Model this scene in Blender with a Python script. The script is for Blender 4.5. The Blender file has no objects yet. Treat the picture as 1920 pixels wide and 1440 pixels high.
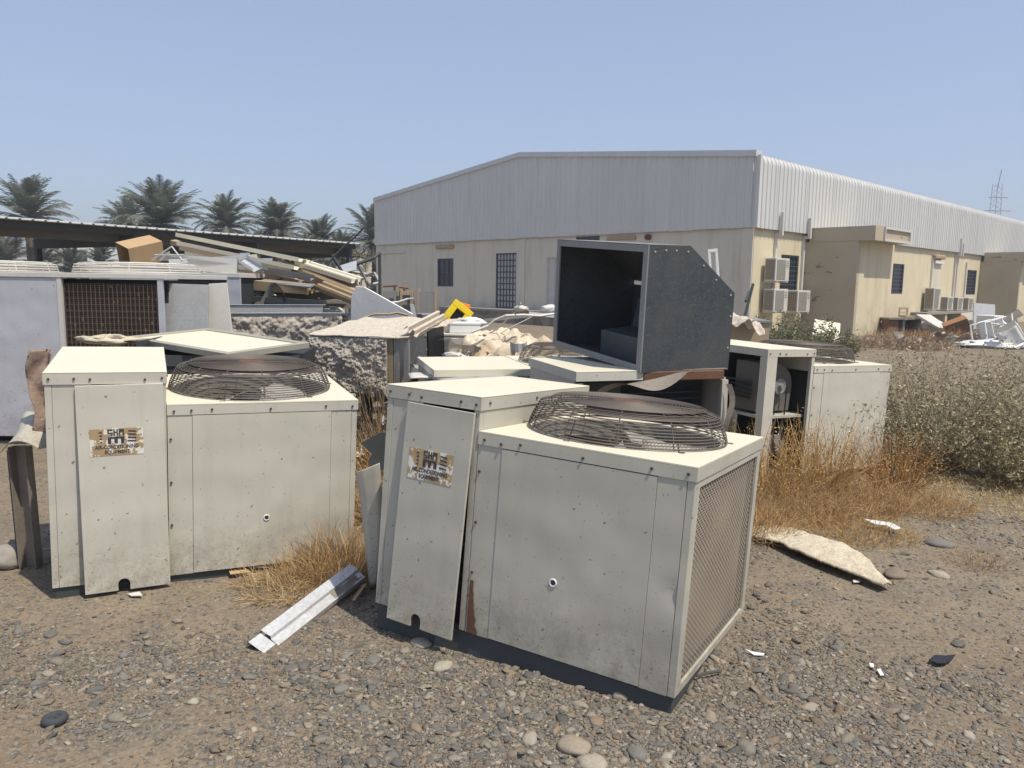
import bpy, bmesh, math, random
import numpy as np
from mathutils import Vector, Matrix, Euler, noise as mnoise
R = math.radians
random.seed(7)
rng = np.random.default_rng(11)
sc = bpy.context.scene
col = sc.collection

# ------------------------------------------------------------------ camera
CAM_H, FPX, PITCH, ROLL = 1.65, 1437.0, R(7.4), R(0.85)
cam = bpy.data.cameras.new('camera'); camo = bpy.data.objects.new('camera', cam); col.objects.link(camo)
fw = Vector((0, math.cos(PITCH), -math.sin(PITCH))); rt = Vector((1, 0, 0)); up = rt.cross(fw)
RT = rt*math.cos(ROLL) + up*math.sin(ROLL); UP = -rt*math.sin(ROLL) + up*math.cos(ROLL)
camo.matrix_world = Matrix(((RT.x, UP.x, -fw.x, 0), (RT.y, UP.y, -fw.y, 0), (RT.z, UP.z, -fw.z, CAM_H), (0, 0, 0, 1)))
cam.sensor_width = 36; cam.lens = 36*FPX/1920; cam.clip_start = .05; cam.clip_end = 3000
sc.camera = camo
sc.render.resolution_x, sc.render.resolution_y = 1024, 768

# ------------------------------------------------------------------ world, sun, exposure
SUN_EL = R(64); SUN_H = Vector((.76, -.65, 0)).normalized()      # horizontal direction towards the sun
w = bpy.data.worlds.new('World'); sc.world = w; w.use_nodes = True
nt = w.node_tree; nt.nodes.clear()
sky = nt.nodes.new('ShaderNodeTexSky'); sky.sky_type = 'NISHITA'; sky.sun_disc = False
sky.sun_elevation = SUN_EL; sky.sun_rotation = math.atan2(SUN_H.x, SUN_H.y)
sky.altitude = 0; sky.air_density = 1.0; sky.dust_density = .9; sky.ozone_density = 2.0
bg = nt.nodes.new('ShaderNodeBackground'); bg.inputs[1].default_value = .132
wo = nt.nodes.new('ShaderNodeOutputWorld')
hz = nt.nodes.new('ShaderNodeMix'); hz.data_type = 'RGBA'; hz.inputs[0].default_value = .5; hz.inputs[7].default_value = (2.85, 3.35, 4.8, 1)   # even pale desert haze
nt.links.new(sky.outputs[0], hz.inputs[6]); nt.links.new(hz.outputs[2], bg.inputs[0]); nt.links.new(bg.outputs[0], wo.inputs[0])
sl = bpy.data.lights.new('sun', 'SUN'); sl.energy = 3.9; sl.angle = R(.6); sl.color = (1, .925, .79)
so = bpy.data.objects.new('sun', sl); col.objects.link(so)
sd = Vector((SUN_H.x*math.cos(SUN_EL), SUN_H.y*math.cos(SUN_EL), math.sin(SUN_EL)))
so.rotation_euler = sd.to_track_quat('Z', 'Y').to_euler(); so.location = (0, 0, 30)
sc.view_settings.view_transform = 'Standard'; sc.view_settings.look = 'None'
sc.view_settings.exposure = 0.29; sc.view_settings.gamma = 1.0; sc.view_settings.use_curve_mapping = False

# ------------------------------------------------------------------ pixel -> world (a pixel gives only a direction)
def ray(x, y): return fw + RT*((x-960)/FPX) - UP*((y-720)/FPX)
def at(x, y, Y):
    d = ray(x, y); return Vector((0, 0, CAM_H)) + d*(Y/d.y)
def gp(x, y, z=0.0):
    d = ray(x, y); return Vector((0, 0, CAM_H)) + d*((z-CAM_H)/d.z)

# ------------------------------------------------------------------ mesh helpers
class MB:
    def __init__(s): s.v = []; s.f = []; s.m = []
    def add(s, vs, fs, mi=0, M=None):
        o = len(s.v)
        s.v += [tuple(M @ Vector(p)) if M else tuple(p) for p in vs]
        s.f += [tuple(i+o for i in f) for f in fs]; s.m += [mi]*len(fs); return s
    def box(s, x0, x1, y0, y1, z0, z1, M=None, mi=0):
        vs = [(x0,y0,z0),(x1,y0,z0),(x1,y1,z0),(x0,y1,z0),(x0,y0,z1),(x1,y0,z1),(x1,y1,z1),(x0,y1,z1)]
        return s.add(vs, [(0,3,2,1),(4,5,6,7),(0,1,5,4),(1,2,6,5),(2,3,7,6),(3,0,4,7)], mi, M)
    def prism(s, poly, axis, a, b, M=None, mi=0):
        # poly: 2-D outline (counter-clockwise); axis 'y': (x,z), 'x': (y,z), 'z': (x,y)
        n = len(poly)
        def P(p, t): return {'z': (p[0], p[1], t), 'y': (p[0], t, p[1]), 'x': (t, p[0], p[1])}[axis]
        vs = [P(p, a) for p in poly] + [P(p, b) for p in poly]
        fs = [tuple(range(n-1, -1, -1)), tuple(range(n, 2*n))] + [(i, (i+1) % n, n+(i+1) % n, n+i) for i in range(n)]
        return s.add(vs, fs, mi, M)
    def tube(s, pts, r, n=5, closed=False, M=None, mi=0, r1=None):
        pts = [Vector(p) for p in pts]; k = len(pts); vs = []; fs = []
        for i, p in enumerate(pts):
            a = pts[(i-1) % k] if (closed or i > 0) else p; b = pts[(i+1) % k] if (closed or i < k-1) else p
            t = (b-a).normalized(); q = Vector((0,0,1)) if abs(t.z) < .9 else Vector((1,0,0))
            e1 = t.cross(q).normalized(); e2 = t.cross(e1)
            rr = r if r1 is None else r + (r1-r)*i/max(1, k-1)
            for j in range(n):
                an = 2*math.pi*j/n; vs.append(p + e1*math.cos(an)*rr + e2*math.sin(an)*rr)
        for i in range(k if closed else k-1):
            for j in range(n):
                a, b = i*n, ((i+1) % k)*n
                fs.append((a+j, a+(j+1) % n, b+(j+1) % n, b+j))
        if not closed: fs += [tuple(range(n-1, -1, -1)), tuple((k-1)*n+j for j in range(n))]
        return s.add(vs, fs, mi, M)
    def ring(s, r, z, wire, n=56, k=4, c=(0,0), M=None, mi=0):
        return s.tube([(c[0]+r*math.cos(2*math.pi*i/n), c[1]+r*math.sin(2*math.pi*i/n), z) for i in range(n)], wire, k, True, M, mi)
    def cyl(s, p0, p1, r, n=16, r1=None, M=None, mi=0): return s.tube([p0, p1], r, n, False, M, mi, r1)
    def grid(s, fn, nu, nv, M=None, mi=0):
        vs = [fn(i/nu, j/nv) for j in range(nv+1) for i in range(nu+1)]
        fs = [(j*(nu+1)+i, j*(nu+1)+i+1, (j+1)*(nu+1)+i+1, (j+1)*(nu+1)+i) for j in range(nv) for i in range(nu)]
        return s.add(vs, fs, mi, M)
    def slab(s, fn, nu, nv, th, M=None, mi=0):
        # a closed sheet of thickness th (below) over fn
        top = [Vector(fn(i/nu, j/nv)) for j in range(nv+1) for i in range(nu+1)]
        W = nu+1; vs = top + [p - Vector((0,0,th)) for p in top]; o = len(top); fs = []
        for j in range(nv):
            for i in range(nu):
                a, b, c, d = j*W+i, j*W+i+1, (j+1)*W+i+1, (j+1)*W+i
                fs += [(a,b,c,d), (o+d,o+c,o+b,o+a)]
        for i in range(nu):
            fs += [(i, o+i, o+i+1, i+1), (nv*W+i+1, o+nv*W+i+1, o+nv*W+i, nv*W+i)]
        for j in range(nv):
            fs += [((j+1)*W, o+(j+1)*W, o+j*W, j*W), (j*W+nu, o+j*W+nu, o+(j+1)*W+nu, (j+1)*W+nu)]
        return s.add(vs, fs, mi, M)
    def mesh(s, name, mats, smooth=False, bevel=0):
        me = bpy.data.meshes.new(name); me.from_pydata(s.v, [], s.f)
        for m in (mats if isinstance(mats, (list, tuple)) else [mats]): me.materials.append(m)
        me.polygons.foreach_set('material_index', s.m)
        if bevel:
            bm = bmesh.new(); bm.from_mesh(me)
            bmesh.ops.bevel(bm, geom=bm.edges[:], offset=bevel, segments=1, affect='EDGES', clamp_overlap=True)
            bm.to_mesh(me); bm.free()
        if smooth:
            me.polygons.foreach_set('use_smooth', [True]*len(me.polygons))
            if smooth == 'sharp': me.update(); me.set_sharp_from_angle(angle=R(35))
        me.update(); return me
    def build(s, name, mats, parent=None, smooth=False, bevel=0, loc=None, rot=None):
        return link(name, s.mesh(name, mats, smooth, bevel), parent, loc, rot)
def link(name, me, parent=None, loc=None, rot=None):
    o = bpy.data.objects.new(name, me); col.objects.link(o)
    if parent: o.parent = parent
    if loc is not None: o.location = loc
    if rot is not None: o.rotation_euler = rot
    return o
def tag(o, label, cat, group=None, kind=None):
    if label: o['label'] = label
    if cat: o['category'] = cat
    if group: o['group'] = group
    if kind: o['kind'] = kind
    return o
def thing(name, label, cat, loc=(0,0,0), rot=(0,0,0), group=None):
    o = bpy.data.objects.new(name, None); col.objects.link(o); o.empty_display_size = .1
    o.location = loc; o.rotation_euler = rot
    return tag(o, label, cat, group)
def frame_between(p0, p1, upv=(0,0,1)):
    # matrix whose X runs p0->p1, Z near upv
    p0 = Vector(p0); p1 = Vector(p1); x = (p1-p0).normalized(); y = Vector(upv).cross(x).normalized(); z = x.cross(y)
    return Matrix(((x.x,y.x,z.x,p0.x),(x.y,y.y,z.y,p0.y),(x.z,y.z,z.z,p0.z),(0,0,0,1))), (p1-p0).length
def quadframe(o, ex, ey):
    ex = Vector(ex).normalized(); ez = ex.cross(Vector(ey)).normalized(); ey = ez.cross(ex)
    return Matrix(((ex.x,ey.x,ez.x,o[0]),(ex.y,ey.y,ez.y,o[1]),(ex.z,ey.z,ez.z,o[2]),(0,0,0,1)))
def setM(o, M): o.matrix_world = M; return o
def textmesh(body, size, name='lettering', sx=1.0):
    cu = bpy.data.curves.new(name, 'FONT'); cu.body = body; cu.size = size; cu.align_x = 'CENTER'; cu.extrude = .0004; cu.offset = .0006; cu.resolution_u = 3
    ob = bpy.data.objects.new(name, cu); col.objects.link(ob)
    dg = bpy.context.evaluated_depsgraph_get(); dg.update()
    me = bpy.data.meshes.new_from_object(ob.evaluated_get(dg)); bpy.data.objects.remove(ob); bpy.data.curves.remove(cu)
    me.materials.clear(); me.materials.append(M['ink'])
    me.transform(Matrix(((sx,0,0,0),(0,0,-1,0),(0,1,0,0),(0,0,0,1)))); return me

# vectorised value noise
def vnoise(x, y, seed=0):
    x = np.asarray(x, float); y = np.asarray(y, float); xi = np.floor(x).astype(np.int64); yi = np.floor(y).astype(np.int64)
    fx = x-xi; fy = y-yi; fx = fx*fx*(3-2*fx); fy = fy*fy*(3-2*fy)
    def h(a, b):
        n = (a*374761393 + b*668265263 + seed*974634777) & 0x7fffffff
        n = ((n ^ (n >> 13))*1274126177) & 0x7fffffff
        return ((n ^ (n >> 16)) & 0xffff)/65535.0
    return (h(xi,yi)*(1-fx)+h(xi+1,yi)*fx)*(1-fy) + (h(xi,yi+1)*(1-fx)+h(xi+1,yi+1)*fx)*fy
def fnoise(x, y, seed=0, oct=4):
    t = 0; a = .5; 
    for i in range(oct): t = t + a*vnoise(x*2**i, y*2**i, seed+i); a *= .5
    return t/(1-.5**oct)
def ground_h(x, y):
    x = np.asarray(x, float); y = np.asarray(y, float)
    near = np.clip(1-(np.hypot(x, y-5)-9)/10, 0, 1)
    return near*((fnoise(x*.9, y*.9, 3, 3)-.5)*.05 + (fnoise(x*6, y*6, 9, 3)-.5)*.022)
def gz(x, y): return float(ground_h(np.array([x]), np.array([y]))[0])
def n3(p, s=1.0): return mnoise.noise(Vector(p)*s)

# ------------------------------------------------------------------ materials
class S:
    def __init__(s, name):
        s.m = bpy.data.materials.new(name); s.m.use_nodes = True; s.nt = s.m.node_tree
        s.b = s.nt.nodes['Principled BSDF']; s._c = None
    def n(s, t, **kw):
        nd = s.nt.nodes.new('ShaderNode'+t)
        for k, v in kw.items():
            if k[0] == '_': setattr(nd, k[1:], v)
            else:
                i = nd.inputs[int(k[1:])] if k[0] == 'i' and k[1:].isdigit() else nd.inputs[k.replace('_', ' ')]
                if hasattr(v, 'is_output') or isinstance(v, bpy.types.NodeSocket): s.nt.links.new(v, i)
                else: i.default_value = v
        return nd
    def co(s, obj=True):
        if s._c is None: s._c = s.n('TexCoord')
        return s._c.outputs['Object' if obj else 'Generated']
    def pos(s): return s.n('NewGeometry').outputs['Position']
    def map(s, v, scale): return s.n('Mapping', Vector=v, Scale=scale).outputs[0]
    def noise(s, v, scale, detail=4, rough=.55): return s.n('TexNoise', Vector=v, Scale=scale, Detail=detail, Roughness=rough).outputs[0]
    def ramp(s, f, stops, interp='LINEAR'):
        nd = s.n('ValToRGB', Fac=f); cr = nd.color_ramp; cr.interpolation = interp
        while len(cr.elements) < len(stops): cr.elements.new(.5)
        for e, (p, c) in zip(cr.elements, stops):
            e.position = p; e.color = (c, c, c, 1) if isinstance(c, (int, float)) else (*c, 1)
        return nd.outputs[0]
    def mix(s, f, a, b, mode='MIX'):
        nd = s.n('Mix', _data_type='RGBA', _blend_type=mode)
        for k, v in ((0, f), (6, a), (7, b)):
            if isinstance(v, bpy.types.NodeSocket): s.nt.links.new(v, nd.inputs[k])
            else: nd.inputs[k].default_value = (*v, 1) if isinstance(v, (tuple, list)) and len(v) == 3 else v
        return nd.outputs[2]
    def math(s, op, a, b=0.0, c=None):
        nd = s.n('Math', _operation=op)
        for i, v in enumerate((a, b) if c is None else (a, b, c)):
            if isinstance(v, bpy.types.NodeSocket): s.nt.links.new(v, nd.inputs[i])
            else: nd.inputs[i].default_value = v
        return nd.outputs[0]
    def bump(s, h, dist=.01, strength=.5):
        nd = s.n('Bump', Height=h, Distance=dist, Strength=strength); s.nt.links.new(nd.outputs[0], s.b.inputs['Normal'])
    def out(s, color, rough=.6, metal=0.0, spec=.5):
        for k, v in (('Base Color', color), ('Roughness', rough), ('Metallic', metal), ('Specular IOR Level', spec)):
            i = s.b.inputs[k]
            if isinstance(v, bpy.types.NodeSocket): s.nt.links.new(v, i)
            else: i.default_value = (*v, 1) if isinstance(v, (tuple, list)) else v
        return s.m
def mul(c, k): return tuple(min(1, x*k) for x in c)
def plain(name, c, rough=.7, var=.18, scale=3.0, metal=0.0, spec=.4, bump=0.0, bscale=60):
    s = S(name); f = s.noise(s.co(), scale, 5); g = s.noise(s.co(), scale*9, 3)
    cc = s.mix(s.math('MULTIPLY', f, 1.0), mul(c, 1-var), mul(c, 1+var)); cc = s.mix(s.ramp(g, [(.3, .0), (.8, .35)]), cc, mul(c, 1-var*1.4))
    if bump: s.bump(s.noise(s.co(), bscale, 4), .01, bump)
    return s.out(cc, rough, metal, spec)
def painted(name, c, dirt=(.16,.13,.09), splash=.42, rust=True, chips=1.0, rough=.55):
    # enamelled sheet metal with dust, mud splash and chips towards its lower edge
    s = S(name); co = s.co(); sep = s.n('SeparateXYZ', Vector=co).outputs[2]
    base = s.mix(s.noise(co, 1.7, 5), mul(c, .91), mul(c, 1.06))
    stn = s.noise(s.map(co, (7, 7, 1.1)), 1.6, 5)                       # run-down streaks
    base = s.mix(s.ramp(stn, [(.52, 0), (.78, .22)]), base, mul(dirt, 2.2))
    low = s.n('MapRange', Value=sep, i1=0.0, i2=splash, i3=1.0, i4=0.0).outputs[0]
    band = s.math('MULTIPLY', low, s.ramp(s.noise(co, 6, 9, .78), [(.42, 0), (.74, .9)]))
    base = s.mix(s.math('MULTIPLY', band, .75), base, mul(dirt, 1.7))
    vo = s.n('TexVoronoi', Vector=s.n('VectorMath', _operation='ADD', i0=co, i1=s.n('Vector' 'Math', _operation='SCALE', i0=s.n('TexNoise', Vector=co, Scale=60.0, Detail=3.0).outputs[1], Scale=.035).outputs[0]).outputs[0], Scale=52.0)
    hsh = s.n('SeparateColor', Color=vo.outputs[1]).outputs[0]
    thr = s.math('ADD', s.math('MULTIPLY', low, .16*chips), .055*chips)
    sp = s.math('MULTIPLY', s.math('LESS_THAN', vo.outputs[0], s.math('MULTIPLY', s.math('POWER', hsh, 2.0), .36)), s.math('LESS_THAN', s.n('SeparateColor', Color=vo.outputs[1]).outputs[1], thr))
    base = s.mix(s.math('MULTIPLY', sp, .8), base, mul(dirt, .9))
    v3 = s.n('TexVoronoi', Vector=s.n('VectorMath', _operation='ADD', i0=co, i1=s.n('VectorMath', _operation='SCALE', i0=s.n('TexNoise', Vector=co, Scale=90.0).outputs[1], Scale=.02).outputs[0]).outputs[0], Scale=120.0); h3 = s.n('SeparateColor', Color=v3.outputs[1]).outputs
    cl3 = s.ramp(s.noise(co, 5, 4, .6), [(.42, .25), (.62, 1)])
    sp3 = s.math('MULTIPLY', s.math('LESS_THAN', v3.outputs[0], s.math('MULTIPLY', h3[0], .42)), s.math('LESS_THAN', h3[1], s.math('MULTIPLY', cl3, s.math('ADD', s.math('MULTIPLY', low, .42*chips), .035*chips))))
    base = s.mix(s.math('MULTIPLY', sp3, .7), base, mul(dirt, 1.0))
    cld = s.math('MULTIPLY', s.n('MapRange', Value=sep, i1=.02, i2=.30, i3=1.0, i4=0.0).outputs[0], s.ramp(s.noise(co, 15, 9, .82), [(.45, 0), (.64, .6)]))
    base = s.mix(cld, base, mul(dirt, 1.35))
    if rust:
        rr = s.math('MULTIPLY', s.ramp(s.noise(co, 9, 5, .7), [(.66, 0), (.74, 1)]), s.n('MapRange', Value=sep, i1=.0, i2=.16, i3=1.0, i4=0.0).outputs[0])
        base = s.mix(s.math('MULTIPLY', rr, .8), base, (.16, .07, .03))
    wv_ = s.ramp(s.noise(s.map(co, (1, 1, 18)), 2.5, 3), [(.63, 0), (.66, .35)]); base = s.mix(s.math('MULTIPLY', wv_, .25), base, mul(c, .7))
    s.bump(s.noise(co, 1.6, 2), .12, .3)
    return s.out(base, rough, 0, .35)
def galv(name, c=(.42,.44,.46), rough=.5, metal=.3, scale=85):
    s = S(name); co = s.co(); vo = s.n('TexVoronoi', Vector=co, Scale=float(scale)); h = s.n('SeparateColor', Color=vo.outputs[1]).outputs[0]
    cc = s.mix(h, mul(c, .9), mul(c, 1.08)); cc = s.mix(s.ramp(s.noise(co, 4, 6, .6), [(.42, 0), (.75, .45)]), cc, mul((c[0]*1.06, c[1], c[2]*.92), .66))
    return s.out(cc, s.math('ADD', s.math('MULTIPLY', h, .12), rough-.06), metal, .5)
M = {}
M['cream'] = painted('cream_enamel', (.58, .555, .47))
M['cream2'] = painted('cream_enamel_dull', (.47, .45, .38), chips=1.25)
M['greyp'] = painted('grey_enamel', (.47, .475, .51), splash=.9, chips=.6)
M['creamtop'] = plain('pale_cream_enamel', (.67, .63, .49), .6, .08, 2.5)  # paler cream than the side panels, for tops and loose sheets
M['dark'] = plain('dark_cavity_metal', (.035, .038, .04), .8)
M['rail'] = plain('dark_grey_base_paint', (.06, .068, .07), .7)
M['wire'] = plain('rusty_wire', (.12, .098, .08), .6, .3, 8)
M['blade'] = plain('dusty_fan_blade', (.48, .45, .39), .5, .2, 5)
M['shroud'] = plain('dusty_shroud', (.26, .25, .22), .7, .2, 4)
M['screw'] = plain('dark_screw', (.07, .06, .05), .5)
M['galv'] = galv('galvanised_sheet', (.43, .43, .42))
M['galvlight'] = galv('bright_galvanised_sheet', (.60, .61, .61), .45, .3)
M['galvdull'] = galv('dull_galvanised_sheet', (.27, .27, .26), .6, .25)
M['rust'] = plain('rusted_steel', (.15, .075, .045), .85, .4, 9, bump=.3)
M['rustgrey'] = plain('rust_stained_grey_steel', (.25, .215, .175), .75, .45, 6, bump=.2)
M['white'] = plain('white_plastic', (.72, .72, .69), .5, .08)
M['whited'] = plain('dusty_white_sheet', (.60, .575, .52), .6, .16)
M['card'] = plain('cardboard', (.46, .31, .17), .85, .14, 5)
M['ply'] = plain('plywood', (.42, .31, .19), .8, .2, 4)
M['wood'] = plain('old_timber', (.34, .25, .15), .85, .3, 7)
M['tan'] = plain('tan_laminate', (.40, .31, .20), .6, .15)
M['brownwood'] = plain('brown_wood_veneer', (.19, .10, .055), .6, .3, 5)
M['yellow'] = plain('yellow_plastic', (.82, .60, .015), .45, .06)
M['orange'] = plain('orange_plastic', (.80, .26, .03), .5, .08)
M['orangewood'] = plain('orange_brown_veneer', (.36, .17, .07), .6, .2)
M['black'] = plain('black_plastic', (.02, .021, .023), .5)
M['glass'] = S('dark_window_glass').out((.03, .035, .045), .12, 0, .6)
M['grill'] = plain('blue_grey_window_bar', (.065, .075, .10), .6)
M['concrete'] = plain('concrete', (.30, .275, .235), .9, .2, 2, bump=.4)
M['pipe'] = plain('white_trunking', (.62, .59, .55), .6, .1)
M['pink'] = plain('dirty_brown_insulation', (.34, .245, .19), .95, .5, 7, bump=.9, bscale=22)
M['frame'] = plain('grey_beige_aluminium_frame', (.36, .345, .275), .5, .12)
M['beam'] = plain('dark_brown_steel_beam', (.14, .125, .105), .7, .2)
M['guard'] = plain('dark_guard_wire', (.13, .105, .08), .6, .2)
M['rubber'] = plain('black_rubber', (.05, .055, .06), .8)
def fibre(name, c, c2):
    s = S(name); co = s.co(); f = s.noise(co, 23, 8, .72); g = s.noise(s.map(co, (1, 3, 1)), 70, 6, .7)
    cc = s.mix(s.ramp(f, [(.36, 0), (.62, 1)]), c2, c); cc = s.mix(s.ramp(g, [(.35, .55), (.55, 0)]), cc, mul(c2, .6))
    s.bump(s.math('ADD', f, s.math('MULTIPLY', g, .5)), .03, .8); return s.out(cc, .95, 0, .1)
M['fibre'] = fibre('weathered_fibreglass', (.62, .565, .49), (.47, .41, .335))
M['fibrel'] = fibre('pale_fibreglass', (.86, .79, .63), (.66, .55, .38))
M['foil'] = fibre('torn_white_facing', (.80, .745, .635), (.62, .52, .40))
s = S('dirty_tarpaulin'); co = s.co(); f = s.noise(co, 3, 6, .6)
cc = s.mix(s.ramp(f, [(.35, 0), (.65, 1)]), (.40, .30, .19), (.72, .64, .51)); s.bump(s.noise(co, 9, 5), .03, .5)
M['tarp'] = s.out(cc, .85, 0, .2)
# coil face: fins and dirt
s = S('beige_coil_fins'); co = s.co(); wv = s.n('TexWave', Vector=co, Scale=40.0, _bands_direction='Z').outputs[0]
cc = s.mix(wv, (.22, .17, .125), (.33, .265, .20)); cc = s.mix(s.ramp(s.noise(co, 3, 4), [(.4, 0), (.7, .6)]), cc, (.20, .165, .13)); M['coil'] = s.out(cc, .8)
s = S('dark_brown_coil_fins'); co = s.co(); wv = s.n('TexWave', Vector=co, Scale=17.0, _bands_direction='Z', Distortion=.6).outputs[0]
cc = s.mix(wv, (.028, .018, .012), (.085, .05, .034)); sv = s.n('TexVoronoi', Vector=s.map(co, (1, 1, .6)), Scale=14.0)
cc = s.mix(s.math('LESS_THAN', sv.outputs[0], .16), cc, (.20, .15, .09)); M['coildark'] = s.out(cc, .85)
# sticker: tan foil with torn white areas
s = S('torn_tan_sticker'); co = s.n('VectorMath', _operation='ADD', i0=s.co(), i1=s.math('MULTIPLY', s.n('ObjectInfo').outputs['Random'], 9.0)).outputs[0]; f = s.noise(co, 30, 3, .6); 
M['sticker'] = s.out(s.mix(s.ramp(f, [(.52, 0), (.54, 1)]), (.40, .29, .15), (.74, .71, .64)), .5)
M['meshpaint'] = plain('dusty_tan_mesh', (.52, .455, .375), .6, .12)
M['ink'] = plain('dark_ink', (.045, .045, .06), .6)
# cladding
def clad(name, c):
    s = S(name); co = s.co(); f = s.noise(s.map(co, (2.5, 2.5, .35)), 1.3, 5); g = s.noise(co, .35, 3)
    cc = s.mix(f, mul(c, .90), mul(c, 1.08)); cc = s.mix(s.ramp(g, [(.4, 0), (.7, .2)]), cc, mul(c, .8))
    hs = s.n('ObjectInfo').outputs['Random']; cc = s.mix(s.math('MULTIPLY', hs, .22), cc, mul(c, .82))
    return s.out(cc, .5, 0, .4)
M['clad'] = clad('silver_cladding', (.66, .645, .605))
M['roofsheet'] = clad('pale_roof_sheet', (.62, .62, .60))
def stucco(name, c, stain):
    s = S(name); co = s.co(); f = s.noise(co, .55, 6); sep = s.n('SeparateXYZ', Vector=co).outputs[2]
    cc = s.mix(f, mul(c, .90), mul(c, 1.05)); st = s.noise(s.map(co, (2.2, 2.2, .35)), 1.0, 6, .6)
    cc = s.mix(s.ramp(st, [(.5, 0), (.78, .5)]), cc, stain)
    low = s.n('MapRange', Value=sep, i1=-.1, i2=1.3, i3=1.0, i4=0.0).outputs[0]
    cc = s.mix(s.math('MULTIPLY', low, s.ramp(s.noise(co, 1.6, 6, .6), [(.42, 0), (.7, .85)])), cc, mul(stain, .75))
    s.bump(s.noise(co, 35, 4), .01, .25); return s.out(cc, .9, 0, .2)
M['wall'] = stucco('pale_yellow_render', (.68, .60, .42), (.36, .30, .21))
M['wallg'] = stucco('cream_gable_render', (.68, .62, .50), (.40, .345, .26))
# annex side: grey-brown bare render with spalled patches
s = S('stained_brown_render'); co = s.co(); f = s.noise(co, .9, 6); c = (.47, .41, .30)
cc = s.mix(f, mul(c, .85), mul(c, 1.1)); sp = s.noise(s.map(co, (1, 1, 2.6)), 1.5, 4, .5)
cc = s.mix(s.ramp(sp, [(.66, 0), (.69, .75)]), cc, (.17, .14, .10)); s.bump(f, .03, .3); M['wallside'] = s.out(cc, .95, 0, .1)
s = S('stone_face'); co = s.co(); vo = s.n('TexVoronoi', Vector=s.map(co, (1, 1, 1)), Scale=4.0); h = s.n('SeparateColor', Color=vo.outputs[1]).outputs[0]
M['stone'] = s.out(s.mix(h, (.13, .115, .095), (.30, .265, .215)), .9)
# ground
s = S('gravelly_soil'); p = s.pos(); f = s.noise(p, .55, 6, .6); g = s.noise(p, 3.1, 6, .65); k = s.noise(p, 28, 5, .7)
soil = s.mix(s.ramp(f, [(.35, 0), (.65, 1)]), (.20, .15, .098), (.275, .22, .152))
soil = s.mix(s.ramp(g, [(.45, 0), (.62, .75)]), soil, (.165, .138, .107))
vo = s.n('TexVoronoi', Vector=p, Scale=34.0); hv = s.n('SeparateColor', Color=vo.outputs[1]).outputs
grit = s.mix(hv[0], (.09, .085, .075), (.27, .24, .195)); isg = s.math('MULTIPLY', s.math('LESS_THAN', vo.outputs[0], .42), s.math('LESS_THAN', hv[1], s.n('MapRange', Value=g, i1=.35, i2=.65, i3=.25, i4=.8).outputs[0]))
vo2 = s.n('TexVoronoi', Vector=p, Scale=90.0); hv2 = s.n('SeparateColor', Color=vo2.outputs[1]).outputs
soil = s.mix(s.math('MULTIPLY', s.math('LESS_THAN', hv2[1], .5), .55), soil, s.mix(hv2[0], (.08, .07, .06), (.30, .26, .20)))
cc = s.mix(s.math('MULTIPLY', isg, .8), soil, grit)
hgt = s.math('ADD', s.math('MULTIPLY', s.math('SUBTRACT', .5, vo.outputs[0]), isg), s.math('MULTIPLY', k, .8))
s.bump(hgt, .02, .7); M['ground'] = s.out(cc, .95, 0, .15)
def vcol(name, rough=.85, trans=0.0, bump=0):
    s = S(name); a = s.n('VertexColor', _layer_name='tint').outputs[0]; c = a
    if bump:
        f = s.noise(s.pos(), 90, 4, .65); c = s.mix(s.ramp(f, [(.3, .3), (.7, 0)]), a, (.06, .05, .04)); s.bump(f, .004, bump)
    m = s.out(c, rough, 0, .25)
    if trans:
        t = s.n('BsdfTranslucent', Color=c); mx = s.n('MixShader', Fac=trans, i1=s.b.outputs[0], i2=t.outputs[0])
        s.nt.links.new(mx.outputs[0], s.nt.nodes['Material Output'].inputs[0])
    return m
M['pebble'] = vcol('pebbles', .8, 0, .4)
M['leaf'] = vcol('leaves', .7, .32)
M['straw'] = vcol('dry_straw', .8, .2)
M['bark'] = plain('palm_bark', (.10, .08, .062), .95, .3, 6, bump=.8, bscale=12)
M['twig'] = plain('grey_dry_twig', (.23, .175, .12), .9, .3, 10)
# ================================================================== SETTING
def tinted(name, V, F, C, mat, kind=None, parent=None, smooth=True):
    # V (n,3), F (m,k) int arrays, C (n,3) colours
    me = bpy.data.meshes.new(name); n, (m, k) = len(V), F.shape
    me.vertices.add(n); me.vertices.foreach_set('co', V.astype(np.float32).ravel())
    me.loops.add(m*k); me.loops.foreach_set('vertex_index', F.astype(np.int32).ravel())
    me.polygons.add(m); me.polygons.foreach_set('loop_start', np.arange(0, m*k, k, dtype=np.int32)); me.polygons.foreach_set('loop_total', np.full(m, k, np.int32))
    me.polygons.foreach_set('use_smooth', np.full(m, smooth))
    at_ = me.color_attributes.new('tint', 'FLOAT_COLOR', 'POINT')
    at_.data.foreach_set('color', np.c_[C, np.ones(n)].astype(np.float32).ravel())
    me.materials.append(mat); me.update(); me.validate()
    o = link(name, me, parent)
    if kind: o['kind'] = kind
    return o
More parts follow.
